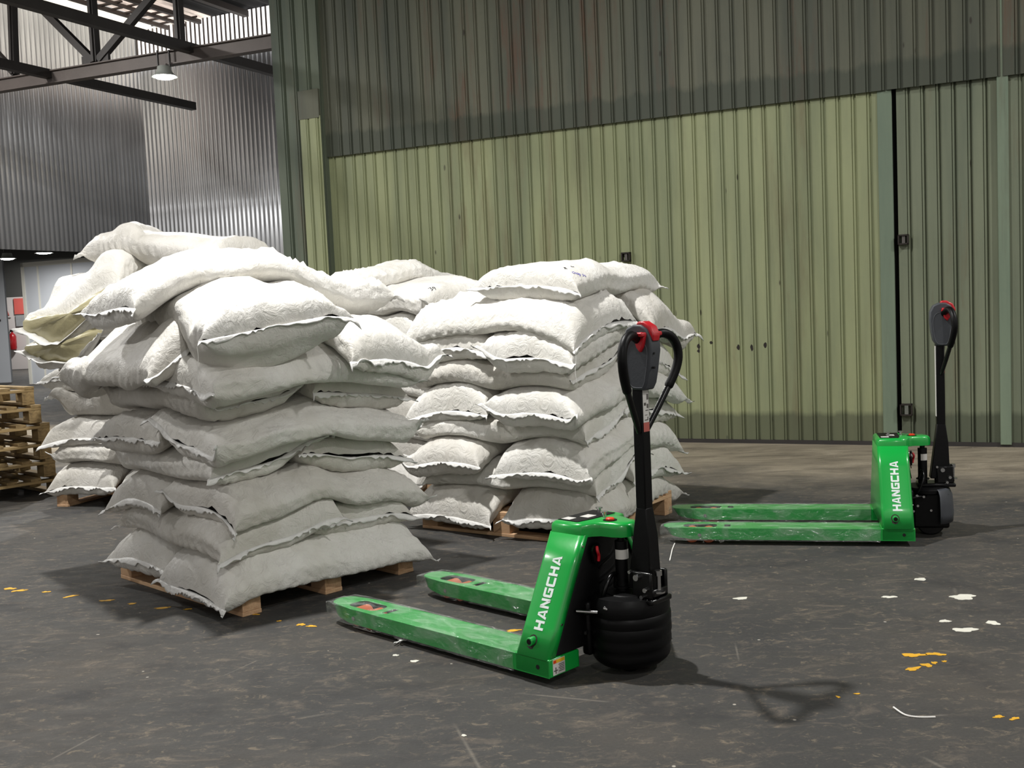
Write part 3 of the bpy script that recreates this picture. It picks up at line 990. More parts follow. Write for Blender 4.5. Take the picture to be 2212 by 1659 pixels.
            for r_ in range(2):
                for t_ in range(nt):
                    if not low[t_]: continue
                    t3 = (t_ + 1) % nt
                    fs.append((r_ * nt + t_, r_ * nt + t3, (r_ + 1) * nt + t3, (r_ + 1) * nt + t_))
            me2 = bpy.data.meshes.new('bag_mouth'); me2.from_pydata(vs2.tolist(), [], fs)
            o2 = link_obj('bag_mouth', me2, M['hem'], e_, smooth=True)
            md = o2.modifiers.new('s', 'SOLIDIFY'); md.thickness = 0.002
            continue
        if not hem[k]: continue
        nh = 60
        cc = np.linspace(-1, 1, nh)
        nn = snoise(rng, 8, 3, 16); nz = snoise(rng, 8, 2, 10)
        L_out = 0.013 + 0.008 * nn(cc, cc * 0) 
        L_out = np.clip(L_out * 0.8, 0.005, 0.024)
        af = AF
        rows = []
        for f_, zoff in ((-0.25, 0), (0.3, 0), (0.65, 1), (1.0, 1)):
            uu = sg * (L / 2 * (1 + 0.045 * (cc ** 2 - 0.45)) + L_out * f_)
            vv2 = cc * (af + (0.006 * f_))
            zz = samp(uu, np.clip(vv2, gv[0], gv[-1])) + samp(uu, np.clip(vv2, gv[0], gv[-1]), Tl) / 2 * (1 - (0.10 + hemdrop)) + 0.008 * nz(cc * 1.5, cc * 0 + sg) * f_ \
                - 0.010 * f_ + (0.007 * np.sin(cc * 17 + 6 * nn(cc * 0.7, cc)) if zoff else 0) * f_
            xx, yy = loc2(uu, vv2)
            rows.append(np.stack([xx - cx, yy - cy, zz - base_z], 1))
        # pointed ears at the two corners
        for r_, f_ in enumerate((0, 0.3, 0.65, 1.0)):
            for end, sn in ((0, -1), (-1, 1)):
                d2 = np.array([cyw * sg * 0.018 - syw * sn * 0.012, syw * sg * 0.018 + cyw * sn * 0.012, rng.uniform(-0.02, 0.012)]) * f_ * 1.2
                rows[r_][end] += d2
        vs2 = np.concatenate(rows); fs = []
        for r_ in range(3):
            for t_ in range(nh - 1):
                fs.append((r_ * nh + t_, r_ * nh + t_ + 1, (r_ + 1) * nh + t_ + 1, (r_ + 1) * nh + t_))
        me2 = bpy.data.meshes.new('stitched_hem'); me2.from_pydata(vs2.tolist(), [], fs)
        o2 = link_obj('stitched_hem', me2, M['hem'], e_, smooth=True)
        md = o2.modifiers.new('s', 'SOLIDIFY'); md.thickness = 0.005; md.offset = 0
        if thread and k == thread - 1:
            p0 = Vector(rows[3][-1].tolist())
            bm = bmesh.new()
            tube(bm, catmull([p0, p0 + Vector((0.004, 0.003, -0.05)), p0 + Vector((-0.003, 0.006, -0.11)), p0 + Vector((0.002, 0.001, -0.17))]), 0.0016, 5)
            obj('loose_thread', bm, M['thread'], e_)
    e_['_f'] = 0
    del e_['_f']
    return e_, (lambda u, v: None), dict(samp=samp, loc2=loc2, T=T, base=base_z, cx=cx, cy=cy)

LAY = ['lowest', 'second', 'third', 'fourth', 'fifth', 'sixth', 'seventh', 'eighth', 'ninth']
def regular(heap, layers, pile, lx, ly, start='A', seed=0, T=0.163, names=None, low=False, skip=()):
    """names = words for (A first, A second, B first, B second)"""
    rng = random.Random(seed)
    out = []
    for i in range(layers):
        pat = start if i % 2 == 0 else ('B' if start == 'A' else 'A')
        for k in (1, 0):
            if (i, k) in skip: continue
            nm = names[(0 if pat == 'A' else 2) + k]
            label = 'white sack, %s layer of the %s, %s' % (LAY[i], pile, nm)
            kw = dict(droop=rng.uniform(0.02, 0.10), L=1.14 + rng.uniform(-0.05, 0.06), W=0.60 + rng.uniform(-0.02, 0.03), T=T + rng.uniform(-0.012, 0.014), hemdrop=rng.uniform(-0.15, 0.30),
                      mat='sack' if rng.random() < 0.6 else 'sack_grey', group='white sacks in the ' + pile)
            if low: kw.update(ns=64, nt=48)
            if pat == 'A':
                cx, cy, yaw = lx / 2 + rng.uniform(-0.045, 0.045), (0.275 if k == 0 else ly - 0.29) + rng.uniform(-0.035, 0.03), rng.uniform(-0.08, 0.08)
            else:
                cx, cy, yaw = (0.265 if k == 0 else lx - 0.25) + rng.uniform(-0.035, 0.03), ly / 2 + rng.uniform(-0.06, 0.06), PI / 2 + rng.uniform(-0.08, 0.08)
            out.append(sack(heap, cx, cy, yaw, label, **kw))
    return out

# pile 1: nearest
h1 = Heap(P1, 1.0, 1.2)
N1 = ('long side on its right face', 'end showing at the left rear', 'long side on its left face', 'end showing at the right rear')
regular(h1, 7, 'nearest pile', 1.0, 1.2, 'A', 8, names=N1)
G1 = 'white sacks in the nearest pile'
sack(h1, 0.12, 0.84, PI / 2 - 0.06, 'grey-white sack drooping over the upper left face of the nearest pile', L=1.12, W=0.60, T=0.19, group=G1, mat='sack_grey', droop=0.2)
sack(h1, 0.84, 0.46, PI / 2 + 0.10, 'bright white sack end at the right shoulder of the nearest pile', L=1.12, W=0.62, T=0.17, group=G1, droop=0.16)
sack(h1, 0.31, 0.42, PI / 2 - 0.20, 'puckered white sack at the near top corner of the nearest pile, seam facing the camera', L=1.10, W=0.66, T=0.21, group=G1, creases=1.2, droop=0.12, thread=1, tilt=(0, -0.15))
sack(h1, 0.52, 0.66, -0.05, 'long creased sack lying on top of the nearest pile', L=1.42, W=0.60, T=0.18, group=G1, creases=2.0, droop=0.14, stiff=0.13)

# pile 2: right
h2 = Heap(P2, 1.0, 1.2)
N2 = ('long side on its right face', 'end showing at the far left', 'long side on its left face', 'end showing at the right rear')
regular(h2, 7, 'right pile', 1.0, 1.2, 'A', 17, names=N2, T=0.176)
G2 = 'white sacks in the right pile'
sack(h2, 0.92, 0.50, PI / 2 + 0.05, 'white sack sliding off the right shoulder of the right pile', L=1.16, W=0.60, T=0.19, group=G2, droop=0.22, mat='sack_grey')
sack(h2, 0.22, 0.60, PI / 2 - 0.05, 'creased white sack directly under the marked top sack of the right pile', L=1.26, W=0.60, T=0.175, group=G2, creases=1.8, thread=1, droop=0.2)
t2_ = sack(h2, 0.52, 0.38, 0.03, 'plump white sack with handwriting on top of the right pile', L=1.02, W=0.66, T=0.20, group=G2, droop=0.12, stiff=0.13)

# pile 3: leftmost
h3 = Heap(P3, 1.2, 1.0)
N3 = ('long side to the front', 'rear row', 'left end column', 'right end column')
regular(h3, 6, 'leftmost pile', 1.2, 1.0, 'B', 29, names=N3, T=0.180)
G3 = 'white sacks in the leftmost pile'
sack(h3, 0.85, 0.5, PI / 2, 'white sack of the leftmost pile beside the lower open bag', L=1.1, W=0.6, T=0.22, group=G3)
sack(h3, 0.27, 0.40, PI / 2 + 0.12, 'lower open bag of the leftmost pile with cream filling under clear film', L=1.16, W=0.58, T=0.24, group=G3, openend=-1, droop=0.2)
sack(h3, 0.86, 0.5, PI / 2, 'white sack of the leftmost pile just under its topmost sack', L=1.1, W=0.62, T=0.24, group=G3)
sack(h3, 0.32, 0.42, PI / 2 + 0.2, 'big bulging open bag of the leftmost pile, cream filling at its mouth', L=1.24, W=0.72, T=0.30, group=G3, openend=-1, droop=0.32, creases=1.2, stiff=0.1)
sack(h3, 0.90, 0.50, -0.02, 'smooth grey-white sack topmost on the leftmost pile', L=1.15, W=0.78, T=0.29, group=G3, mat='sack_grey', creases=0.15, stiff=0.25, droop=0.03)

# pile 4: rear middle
h4 = Heap(P4, 1.0, 1.2)
N4 = ('front half', 'rear half', 'left column', 'right column')
regular(h4, 8, 'rear middle pile', 1.0, 1.2, 'B', 41, names=N4, low=True, T=0.18)
G4 = 'white sacks in the rear middle pile'
sack(h4, 0.75, 0.5, PI / 2 + 0.1, 'white sack right of the numbered one on the rear middle pile', L=1.1, W=0.6, T=0.17, group=G4, ns=64, nt=48)
t4_ = sack(h4, 0.25, 0.42, PI / 2 - 0.1, 'white sack marked 39 in black on the rear middle pile', L=1.1, W=0.62, T=0.2, group=G4, tilt=(-0.10, 0.0))
sack(h4, 0.40, 0.78, 0.0, 'crumpled white sack topmost on the rear middle pile', L=1.15, W=0.62, T=0.2, group=G4, creases=1.8, stiff=0.12)

# ---- marker writing lying on the sack tops
from mathutils.bvhtree import BVHTree
def marks(e, px, py, strokes, size, mat, name, wdt, turn=0.0):
    """marker strokes drawn on the surface of a sack; the anchor is where the sight line through (px, py) meets it"""
    body = [c for c in e.children if c.name.startswith('sack_body')][0]
    Mw = Matrix.Translation(e.location) @ Matrix.Rotation(e.rotation_euler.z, 4, 'Z')
    bv = BVHTree.FromPolygons([Mw @ v.co for v in body.data.vertices], [tuple(p.vertices) for p in body.data.polygons])
    d = (fw + r2 * ((px - 1106) / F_PX) - u2 * ((py - 829.5) / F_PX)).normalized()
    loc, n, _, _ = bv.ray_cast(Vector((0, 0, CAM_H)), d)
    if loc is None:
        return
    if n.dot(d) > 0: n = -n
    t = Vector((0, 0, 1)).cross(n).normalized()
    if t.dot(r2) < 0: t = -t
    b = n.cross(t)
    if b.z < 0: b = -b
    t, b = (t * math.cos(turn) + b * math.sin(turn)), (b * math.cos(turn) - t * math.sin(turn))
    bm = bmesh.new()
    for st in strokes:
        pts = []
        for p in catmull([Vector((q[0], q[1], 0)) for q in st], 5):
            P = loc + t * (p.x * size) + b * (p.y * size)
            h_, n2, _, _ = bv.ray_cast(P + n * 0.08, -n)
            P = (h_ if h_ is not None else P) + n * 0.001
            pts.append(Mw.inverted() @ P)
        tube(bm, pts, wdt, 5)
    obj(name, bm, mat, e)
marks(t2_[0], 1221, 582, [[(0.0, 1), (0.55, 1)], [(0.15, 1), (0.1, 0.5), (0.0, 0.1)], [(0.1, 0.55), (0.5, 0.6), (0.6, 0.3), (0.4, 0.0)]], 0.022, M['ink_black'], 'handwritten_mark', 0.0018)
marks(t2_[0], 1236, 578, [[(0.0, 1), (0.1, 0.4), (0.8, 0.5)]], 0.020, M['ink_black'], 'handwritten_mark', 0.0018)
marks(t2_[0], 1237, 591, [[(0.7, 1), (0.1, 0.8), (0.1, 0.2), (0.8, 0.1)], [(1.0, 1.4), (1.1, 0.1)], [(1.1, 0.6), (1.5, 0.8), (1.6, 0.1)], [(2.3, 0.8), (1.9, 0.7), (1.9, 0.2), (2.3, 0.2), (2.4, 0.7), (2.5, 0.1)],
      [(2.9, 0.8), (2.8, -0.7)], [(2.9, 0.7), (3.4, 0.7), (3.3, 0.1), (2.9, 0.1)], [(4.3, 0.8), (4.8, 0.9), (4.8, 0.4), (4.3, 0.1), (4.9, 0.1)], [(5.3, 0.9), (5.7, 0.8), (5.4, 0.5), (5.8, 0.3), (5.3, 0.0)]],
      0.017, M['ink_blue'], 'handwritten_word', 0.0013, -0.15)
marks(t4_[0], 931, 628, [[(0, 1), (0.5, 1), (0.25, 0.6), (0.6, 0.3), (0.1, 0.0)], [(1.2, 0.6), (0.9, 0.6), (0.9, 1), (1.3, 1), (1.3, 0.5), (1.1, 0.0)]], 0.034, M['ink_black'], 'handwritten_number', 0.0024)

# ================================================================ pallet trucks
TRW, TRL = 0.685, 1.303
def fork_outline(y0, y1, x0, x1, n=8):
    """plan outline of a fork with a rounded, narrowing tip"""
    w_ = y1 - y0; ym = (y0 + y1) / 2
    pts = [(x0, y0), (x1 - 0.17, y0), (x1 - 0.08, y0 + 0.012)]
    for i in range(n + 1):
        a = -PI / 2 + PI * i / n
        pts.append((x1 - 0.052 + 0.052 * math.cos(a), ym + (w_ / 2 - 0.018) * math.sin(a)))
    pts += [(x1 - 0.08, y1 - 0.012), (x1 - 0.17, y1), (x0, y1)]
    return pts

def rounded_rect(x0, x1, y0, y1, r, n=5):
    out = []
    for cx, cy, a0 in ((x1 - r, y0 + r, -PI / 2), (x1 - r, y1 - r, 0), (x0 + r, y1 - r, PI / 2), (x0 + r, y0 + r, PI)):
        for i in range(n + 1):
            a = a0 + PI / 2 * i / n
            out.append((cx + r * math.cos(a), cy + r * math.sin(a)))
    return out

def plate_with_holes(outline, holes, z0, z1):
    bm = bmesh.new()
    edges = []
    for loop in [outline] + holes:
        vs_ = [bm.verts.new((x, y, z1)) for x, y in loop]
        for i in range(len(vs_)):
            edges.append(bm.edges.new((vs_[i], vs_[(i + 1) % len(vs_)])))
    bmesh.ops.triangle_fill(bm, use_beauty=True, edges=edges)
    r = bmesh.ops.extrude_face_region(bm, geom=bm.faces[:])
    for v in [g for g in r['geom'] if isinstance(g, bmesh.types.BMVert)]:
        v.co.z = z0
    return bm

def tilted_outline_wall(bm, outline, z0, z1, th=0.006):
    """skirt hanging below the fork plate"""
    n = len(outline)
    c = Vector((sum(p[0] for p in outline) / n, sum(p[1] for p in outline) / n, 0))
    o_t = [bm.verts.new((x, y, z1)) for x, y in outline]
    x1 = max(p[0] for p in outline)
    def zb(x): return z0 + max(0, (x - (x1 - 0.16)) / 0.16) ** 1.5 * 0.022
    o_b = [bm.verts.new((x - max(0, (x - (x1 - 0.12))) * 0.25, y, zb(x))) for x, y in outline]
    for i in range(n - 1):
        bm.faces.new((o_t[i], o_t[i + 1], o_b[i + 1], o_b[i]))

LET = {
    'H': [[(0, 0), (.27, 0), (.27, 1), (0, 1)], [(.73, 0), (1, 0), (1, 1), (.73, 1)], [(.27, .38), (.73, .38), (.73, .62), (.27, .62)]],
    'A': [[(0, 0), (.26, 0), (.56, 1), (.36, 1)], [(.74, 0), (1.02, 0), (.66, 1), (.50, 1)], [(.26, .16), (.76, .16), (.72, .34), (.32, .34)]],
    'N': [[(0, 0), (.26, 0), (.26, 1), (0, 1)], [(.74, 0), (1, 0), (1, 1), (.74, 1)], [(.0, 1), (.30, 1), (1.0, 0), (.70, 0)]],
    'C': [[(0, .12), (.14, 0), (.27, .22), (.27, .78), (.14, 1), (0, .88)], [(.14, 0), (1, 0), (1, .24), (.27, .24)], [(.14, 1), (1, 1), (1, .76), (.27, .76)]],
    'G': [[(0, .12), (.14, 0), (.27, .22), (.27, .78), (.14, 1), (0, .88)], [(.14, 0), (1, 0), (1, .24), (.27, .24)], [(.14, 1), (1, 1), (1, .76), (.27, .76)],
          [(.74, .24), (1, .24), (1, .56), (.74, .56)], [(.5, .40), (.74, .40), (.74, .56), (.5, .56)]],
}
def word_mesh(word, height, lw, gap, place):
    """place(a, b, d): a along the word, b up the letters, d off the surface"""
    bm = bmesh.new()
    x = 0.0
    for ch in word:
        for poly in LET[ch]:
            f = [bm.verts.new(place(x + p[0] * lw, p[1] * height, 0.0012)) for p in poly]
            g = [bm.verts.new(place(x + p[0] * lw, p[1] * height, 0.0)) for p in poly]
            bm.faces.new(f)
            for i in range(len(f)):
                j = (i + 1) % len(f)
                bm.faces.new((f[i], g[i], g[j], f[j]))
        x += lw + gap
    return bm, x - gap

def make_truck(loc, rz, label, near):
    root = empty('pallet_truck', loc, rz)
    tag(root, label, 'pallet truck', None)
    # local: x toward the fork tips, y across (0 = side facing the camera, -TRW = far side)
    Y = lambda y: -y
    zb, zt = 0.030, 0.092
    # forks -------------------------------------------------------------
    for (ya, yb) in ((0.0, 0.16), (TRW - 0.16, TRW)):
        y0, y1 = -yb, -ya
        ol = fork_outline(y0, y1, 0.0, TRL)
        hole = rounded_rect(TRL - 0.29, TRL - 0.11, y0 + 0.034, y1 - 0.034, 0.034)
        slot = rounded_rect(TRL - 0.362, TRL - 0.33, y0 + 0.045, y1 - 0.045, 0.004, 2)
        bm = plate_with_holes(ol, [hole[::-1], slot[::-1]], zt - 0.005, zt)
        tilted_outline_wall(bm, ol, zb, zt)
        fk = obj('fork', bm, M['green'], root, bevel=0.004, seg=2, angle=50)
        bm = bmesh.new()
        ym = (y0 + y1) / 2
        for xr in (TRL - 0.245, TRL - 0.155):
            cyl(bm, (xr, ym - 0.038, 0.042), (xr, ym + 0.038, 0.042), 0.040, 24)
        obj('load_roller', bm, M['roller'], fk, bevel=0.003)
        bm = bmesh.new(); box(bm, (0.15, y0 + 0.012, zb + 0.012), (TRL - 0.31, y1 - 0.012, zt - 0.02)); box(bm, (TRL - 0.30, y0 + 0.012, zb + 0.02), (TRL - 0.1, y0 + 0.028, zt - 0.015)); box(bm, (TRL - 0.30, y1 - 0.028, zb + 0.02), (TRL - 0.1, y1 - 0.012, zt - 0.015))
        obj('push_rod', bm, M['black'], fk)
        bm = bmesh.new()
        for xx, sgn, yy in ((TRL - 0.20, 1, y1), (TRL - 0.20, -1, y0)):
            cyl(bm, (xx, yy - sgn * 0.002, 0.055), (xx, yy + sgn * 0.004, 0.055), 0.009, 14)
        obj('axle_pin', bm, M['chrome'], fk)
        # clear film around the fork
        bm = bmesh.new()
        rng = np.random.RandomState(int(ya * 100) + (3 if near else 9))
        xs = np.concatenate([np.linspace(0.17, TRL - 0.10, 46), [TRL - 0.06, TRL - 0.02, TRL + 0.008, TRL + (0.030 if near else 0.016)]])
        rows = []
        for i, xx in enumerate(xs):
            shr = 1.0
            if xx > TRL - 0.10: shr = 1 - 0.42 * ((xx - (TRL - 0.10)) / 0.13) ** 2
            hw_ = (y1 - y0) / 2 * shr + 0.003
            zc_, hh_ = (zb + zt) / 2, (zt - zb) / 2 * (1 if xx < TRL else 0.65) + 0.003
            ring = []
            for (yy, zz) in ((-1, -1), (-1, 0), (-1, 0.96), (-0.94, 1), (-0.5, 1), (0, 1), (0.5, 1), (0.94, 1), (1, 0.96), (1, 0), (1, -1)):
                j = 0.0012 + 0.0018 * rng.rand()
                ring.append(bm.verts.new((xx + 0.002 * rng.randn(), ym + yy * (hw_ + j), zc_ + zz * (hh_ + j))))
            rows.append(ring)
        for a, b in zip(rows, rows[1:]):
            for k in range(len(a) - 1):
                bm.faces.new((a[k], a[k + 1], b[k + 1], b[k]))
        bm.faces.new(rows[-1])
        obj('clear_wrapping', bm, M['film'], fk, smooth=False)['label'] = 'clear stretch film wrapped around the fork'
    # base rails behind the column: the closed rear ends of the forks
    for (ya, yb) in ((0.0, 0.16), (TRW - 0.16, TRW)):
        bm = bmesh.new(); box(bm, (0.0, -yb, zb), (0.165, -ya, zt + 0.004))
        bo = obj('base_rail', bm, M['green'], root, bevel=0.004)
        if ya == 0:
            bm = bmesh.new(); cyl(bm, (0.055, 0.001, 0.062), (0.055, -0.004, 0.062), 0.0085, 16)
            box(bm, (0.0545, 0.0, 0.0615), (0.0555, 0.0012, 0.0625))
            obj('bolt_hole', bm, M['black_gap'], bo)
            st = empty('x', (0, 0, 0)); bpy.data.objects.remove(st)
            bm = bmesh.new(); box(bm, (-0.0012, -0.082, 0.036), (0.0, -0.018, 0.092))
            ws = obj('warning_label', bm, M['sticker'], bo)
            bm = bmesh.new(); box(bm, (-0.0020, -0.080, 0.078), (-0.0012, -0.020, 0.090)); obj('yellow_band', bm, M['yellow'], ws)
            bm = bmesh.new()
            box(bm, (-0.0022, -0.042, 0.050), (-0.0012, -0.022, 0.0535)); box(bm, (-0.0022, -0.0345, 0.041), (-0.0012, -0.0305, 0.063))
            for q in range(5):
                box(bm, (-0.0018, -0.078, 0.045 + q * 0.006), (-0.0012, -0.048 - 0.004 * (q % 2), 0.0475 + q * 0.006))
            obj('printed_symbols', bm, M['sticker_ink'], ws)
            bm = bmesh.new(); box(bm, (-0.0028, -0.034, 0.079), (-0.0020, -0.021, 0.089)); obj('danger_mark', bm, M['orange_red'], ws)
    # column: folded plate, open to the rear --------------------------------
    col = None
    zc0, zc1 = 0.092, 0.497
    inset = 0.208
    def outline(t, off=0.0):
        yn = inset * t + off; yf = TRW - inset * t - off
        x0_, x1_ = 0.006 + 0.0, 0.158 - off
        r = 0.014
        P = [(x0_, yn + 0.034), (x0_, yn + r)]
        for i in range(1, 4):
            a = i / 4 * PI / 2
            P.append((x0_ + r - r * math.cos(a), yn + r - r * math.sin(a)))
        P += [(x0_ + r, yn), (x1_ - r, yn)]
        for i in range(1, 4):
            a = i / 4 * PI / 2
            P.append((x1_ - r + r * math.sin(a), yn + r - r * math.cos(a)))
        P += [(x1_, yn + r), (x1_, yf - r)]
        for i in range(1, 4):
            a = i / 4 * PI / 2
            P.append((x1_ - r + r * math.cos(a), yf - r + r * math.sin(a)))
        P += [(x1_ - r, yf), (x0_ + r, yf), (x0_, yf - r), (x0_, yf - 0.034)]
        return P
    bm = bmesh.new()
    rows = []
    for t in (0.0, 0.25, 0.5, 0.75, 1.0):
        rows.append([bm.verts.new((x, -y, zc0 + (zc1 - zc0) * t)) for x, y in outline(t)])
    for a, b in zip(rows, rows[1:]):
        for k in range(len(a) - 1):
            bm.faces.new((a[k], a[k + 1], b[k + 1], b[k]))
    col = obj('column_frame', bm, M['green'], root, smooth=True)
    md = col.modifiers.new('s', 'SOLIDIFY'); md.thickness = 0.004; md.offset = 1
    # near side plane helpers: point at (x, z) on the sloping side plate
    nz = Vector((0, (zc1 - zc0), -inset * -1.0)).normalized()   # outward normal of the near plate
    nrm = Vector((0, 1, inset / (zc1 - zc0))).normalized()
    def side_pt(x, z, d=0.0):
        t = (z - zc0) / (zc1 - zc0)
        return Vector((x, -inset * t, z)) + nrm * (d + 0.0042)
    slope_len = math.hypot(zc1 - zc0, inset)
    def place(a, b, d):
        z = 0.178 + a * (zc1 - zc0) / slope_len
        return side_pt(0.062 + b, z, d)
    bm, wl = word_mesh('HANGCHA', 0.042, 0.0345, 0.0052, place)
    obj('brand_lettering', bm, M['white_vinyl'], col)
    # tie-rod boss in an oval opening low on the side plate
    bm = bmesh.new()
    c0 = side_pt(0.095, 0.142)
    pts = []
    for i in range(20):
        a = 2 * PI * i / 20
        r = 0.021 * (1 + (0.35 if PI * 1.3 < a < PI * 1.75 else 0))
        pts.append(side_pt(0.095 + r * math.cos(a), 0.142 + r * 0.95 * math.sin(a), -0.001))
    poly_prism(bm, pts, nrm * 0.0015)
    obj('boss_opening', bm, M['hole'], col)
    bm = bmesh.new()
    cyl(bm, c0 + Vector((0, -0.01, 0)), c0 + Vector((0.0, 0.020, 0.0)), 0.0155, 20)
    obj('tie_rod_boss', bm, M['green'], col, bevel=0.002)
    bm = bmesh.new()
    cyl(bm, c0 + Vector((0, 0.018, 0)), c0 + Vector((0.0, 0.0208, 0.0)), 0.010, 20)
    obj('boss_cap', bm, M['black_gloss'], col)
    for (xx, zz) in ((0.010, 0.46), (0.010, 0.205)):
        bm = bmesh.new()
        t = (zz - zc0) / (zc1 - zc0)
        p = Vector((0.004, -inset * t - 0.018, zz))
        cyl(bm, p, p + Vector((-0.005, 0, 0)), 0.0045, 10)
        obj('rivet', bm, M['chrome'], col)
    # inner black battery cover between the flanges
    bm = bmesh.new()
    n_ = 10
    rows = []
    for i in range(n_ + 1):
        t = i / n_
        z = 0.10 + 0.385 * t
        tt = (z - zc0) / (zc1 - zc0)
        yn, yf = inset * tt + 0.010, TRW - inset * tt - 0.010
        rows.append([bm.verts.new(p) for p in ((0.03, -yn, z), (0.012, -yn - 0.028, z), (0.004, -yn - 0.045, z), (-0.012, -(TRW / 2), z), (0.004, -yf + 0.045, z), (0.012, -yf + 0.028, z), (0.03, -yf, z))])
    for a, b in zip(rows, rows[1:]):
        for k in range(6):
            bm.faces.new((a[k], a[k + 1], b[k + 1], b[k]))
    bc = obj('battery_cover', bm, M['black'], root, smooth=True)
    for q in range(3):
        bm = bmesh.new()
        bar(bm, (-0.017, -0.27, 0.26 + q * 0.055), (-0.021, -0.40, 0.31 + q * 0.055), 0.004, 0.006)
        obj('moulded_rib', bm, M['black_gloss'], bc)
    bm = bmesh.new()
    pts = [Vector((-0.012, -0.262 - 0.026 * math.cos(a) * (1 + 0.1 * math.sin(a)), 0.425 + 0.040 * math.sin(a))) for a in [i * PI / 9 for i in range(18)]]
    poly_prism(bm, pts, (-0.008, 0, 0))
    rc = obj('handle_recess', bm, M['black_gloss'], bc)
    bm = bmesh.new(); tube(bm, catmull([(-0.024, -0.256, 0.455), (-0.030, -0.252, 0.438), (-0.027, -0.262, 0.42), (-0.024, -0.262, 0.398)]), [0.004] + [0.006] * 17 + [0.004], 8)
    obj('release_handle', bm, M['red'], rc)
    # top cover -------------------------------------------------------------
    cyy = -TRW / 2
    def cap_outline(g=0.0):
        hw = TRW / 2 - inset + 0.0 - g
        return [(0.160 - g, cyy + hw - 0.012), (0.148 - g, cyy + hw), (0.040, cyy + hw), (0.012, cyy + hw - 0.008), (-0.004, cyy + hw - 0.045), (-0.028, cyy + 0.066), (-0.075, cyy + 0.060 - g), (-0.108 + g, cyy + 0.046), (-0.124 + g, cyy + 0.018),
                (-0.124 + g, cyy - 0.018), (-0.108 + g, cyy - 0.046), (-0.075, cyy - 0.060 + g), (-0.028, cyy - 0.066), (-0.004, cyy - hw + 0.045), (0.012, cyy - hw + 0.008), (0.040, cyy - hw), (0.148 - g, cyy - hw), (0.160 - g, cyy - hw + 0.012)]
    bm = bmesh.new()
    rr = []
    for z, g in ((0.488, 0.0), (0.518, 0.0), (0.529, 0.003), (0.536, 0.010), (0.538, 0.020)):
        rr.append([bm.verts.new((x, y, z)) for x, y in cap_outline(g)])
    for a, b in zip(rr, rr[1:]):
        for k in range(len(a)):
            bm.faces.new((a[k], a[(k + 1) % len(a)], b[(k + 1) % len(a)], b[k]))
    bm.faces.new(rr[-1]); bm.faces.new(rr[0][::-1])
    cap = obj('top_cover', bm, M['green'], root, smooth=True)
    cap.data.set_sharp_from_angle(angle=math.radians(50))
    bm = bmesh.new(); poly_prism(bm, [Vector((x, cyy + y, 0.5384)) for x, y in ((0.142, 0.105), (0.048, 0.105), (0.035, 0.03), (0.035, -0.10), (0.142, -0.10))], (0, 0, 0.002))
    pn = obj('display_panel', bm, M['black'], cap)
    bm = bmesh.new(); box(bm, (0.095, cyy + 0.055, 0.5404), (0.135, cyy + 0.095, 0.5412)); box(bm, (0.06, cyy - 0.02, 0.5404), (0.10, cyy + 0.03, 0.5412))
    obj('panel_sticker', bm, M['sticker'], pn)
    bm = bmesh.new(); lathe(bm, [(0.016, 0.5385), (0.016, 0.545), (0.013, 0.5475), (0.0, 0.548)], 20, -0.030, cyy + 0.012)
    obj('emergency_button', bm, M['orange_red'], cap, smooth=True)
    bm = bmesh.new(); lathe(bm, [(0.026, 0.5382), (0.026, 0.5400), (0.016, 0.5402)], 24, -0.030, cyy + 0.012)
    obj('button_collar', bm, M['black'], cap, smooth=True)
    for xx, yy in ((0.022, -0.02), (0.092, -0.075 if near else 0.02)):
        bm = bmesh.new()
        cyl(bm, (xx, cyy + yy, 0.538), (xx, cyy + yy, 0.556), 0.008, 12)
        cyl(bm, (xx, cyy + yy, 0.556), (xx, cyy + yy, 0.560), 0.014, 12)
        obj('key_switch', bm, M['chrome'], cap, smooth=True)
    # hydraulic cylinder ----------------------------------------------------
    hy = -0.325
    bm = bmesh.new()
    cyl(bm, (-0.082, hy, 0.27), (-0.082, hy, 0.470), 0.024, 24)
    cyl(bm, (-0.082, hy, 0.470), (-0.082, hy, 0.490), 0.013, 16)
    cyl(bm, (-0.082, hy, 0.30), (-0.082, hy, 0.306), 0.034, 24)
    hc = obj('hydraulic_cylinder', bm, M['black'], root, smooth=True)
    bm = bmesh.new(); lathe(bm, [(0.0246, 0.405), (0.0246, 0.440)], 10, -0.082, hy, a0=PI * 0.35, a1=PI * 1.20)
    obj('white_label', bm, M['sticker'], hc, smooth=True)
    bm = bmesh.new()
    tube(bm, catmull([(-0.04, -0.24, 0.23), (-0.07, -0.235, 0.30), (-0.075, -0.26, 0.345), (-0.07, -0.30, 0.35), (-0.06, -0.31, 0.30)]), 0.008, 10)
    tube(bm, catmull([(-0.01, -0.19, 0.22), (-0.04, -0.20, 0.225), (-0.07, -0.225, 0.222), (-0.10, -0.27, 0.23)]), 0.007, 10)
    obj('cable', bm, M['black_gloss'], root, smooth=True)
    # drive unit --------------------------------------------------------------
    bm = bmesh.new()
    box(bm, (-0.02, -0.48, 0.06), (0.02, -0.20, 0.26))
    box(bm, (-0.205, -0.42, 0.045), (-0.02, -0.245, 0.235))
    du = obj('drive_housing', bm, M['black'], root, bevel=0.012)
    bm = bmesh.new(); cyl(bm, (-0.115, -0.285, 0.075), (-0.115, -0.40, 0.075), 0.075, 32)
    obj('drive_wheel', bm, M['black_gloss'], root, bevel=0.006)
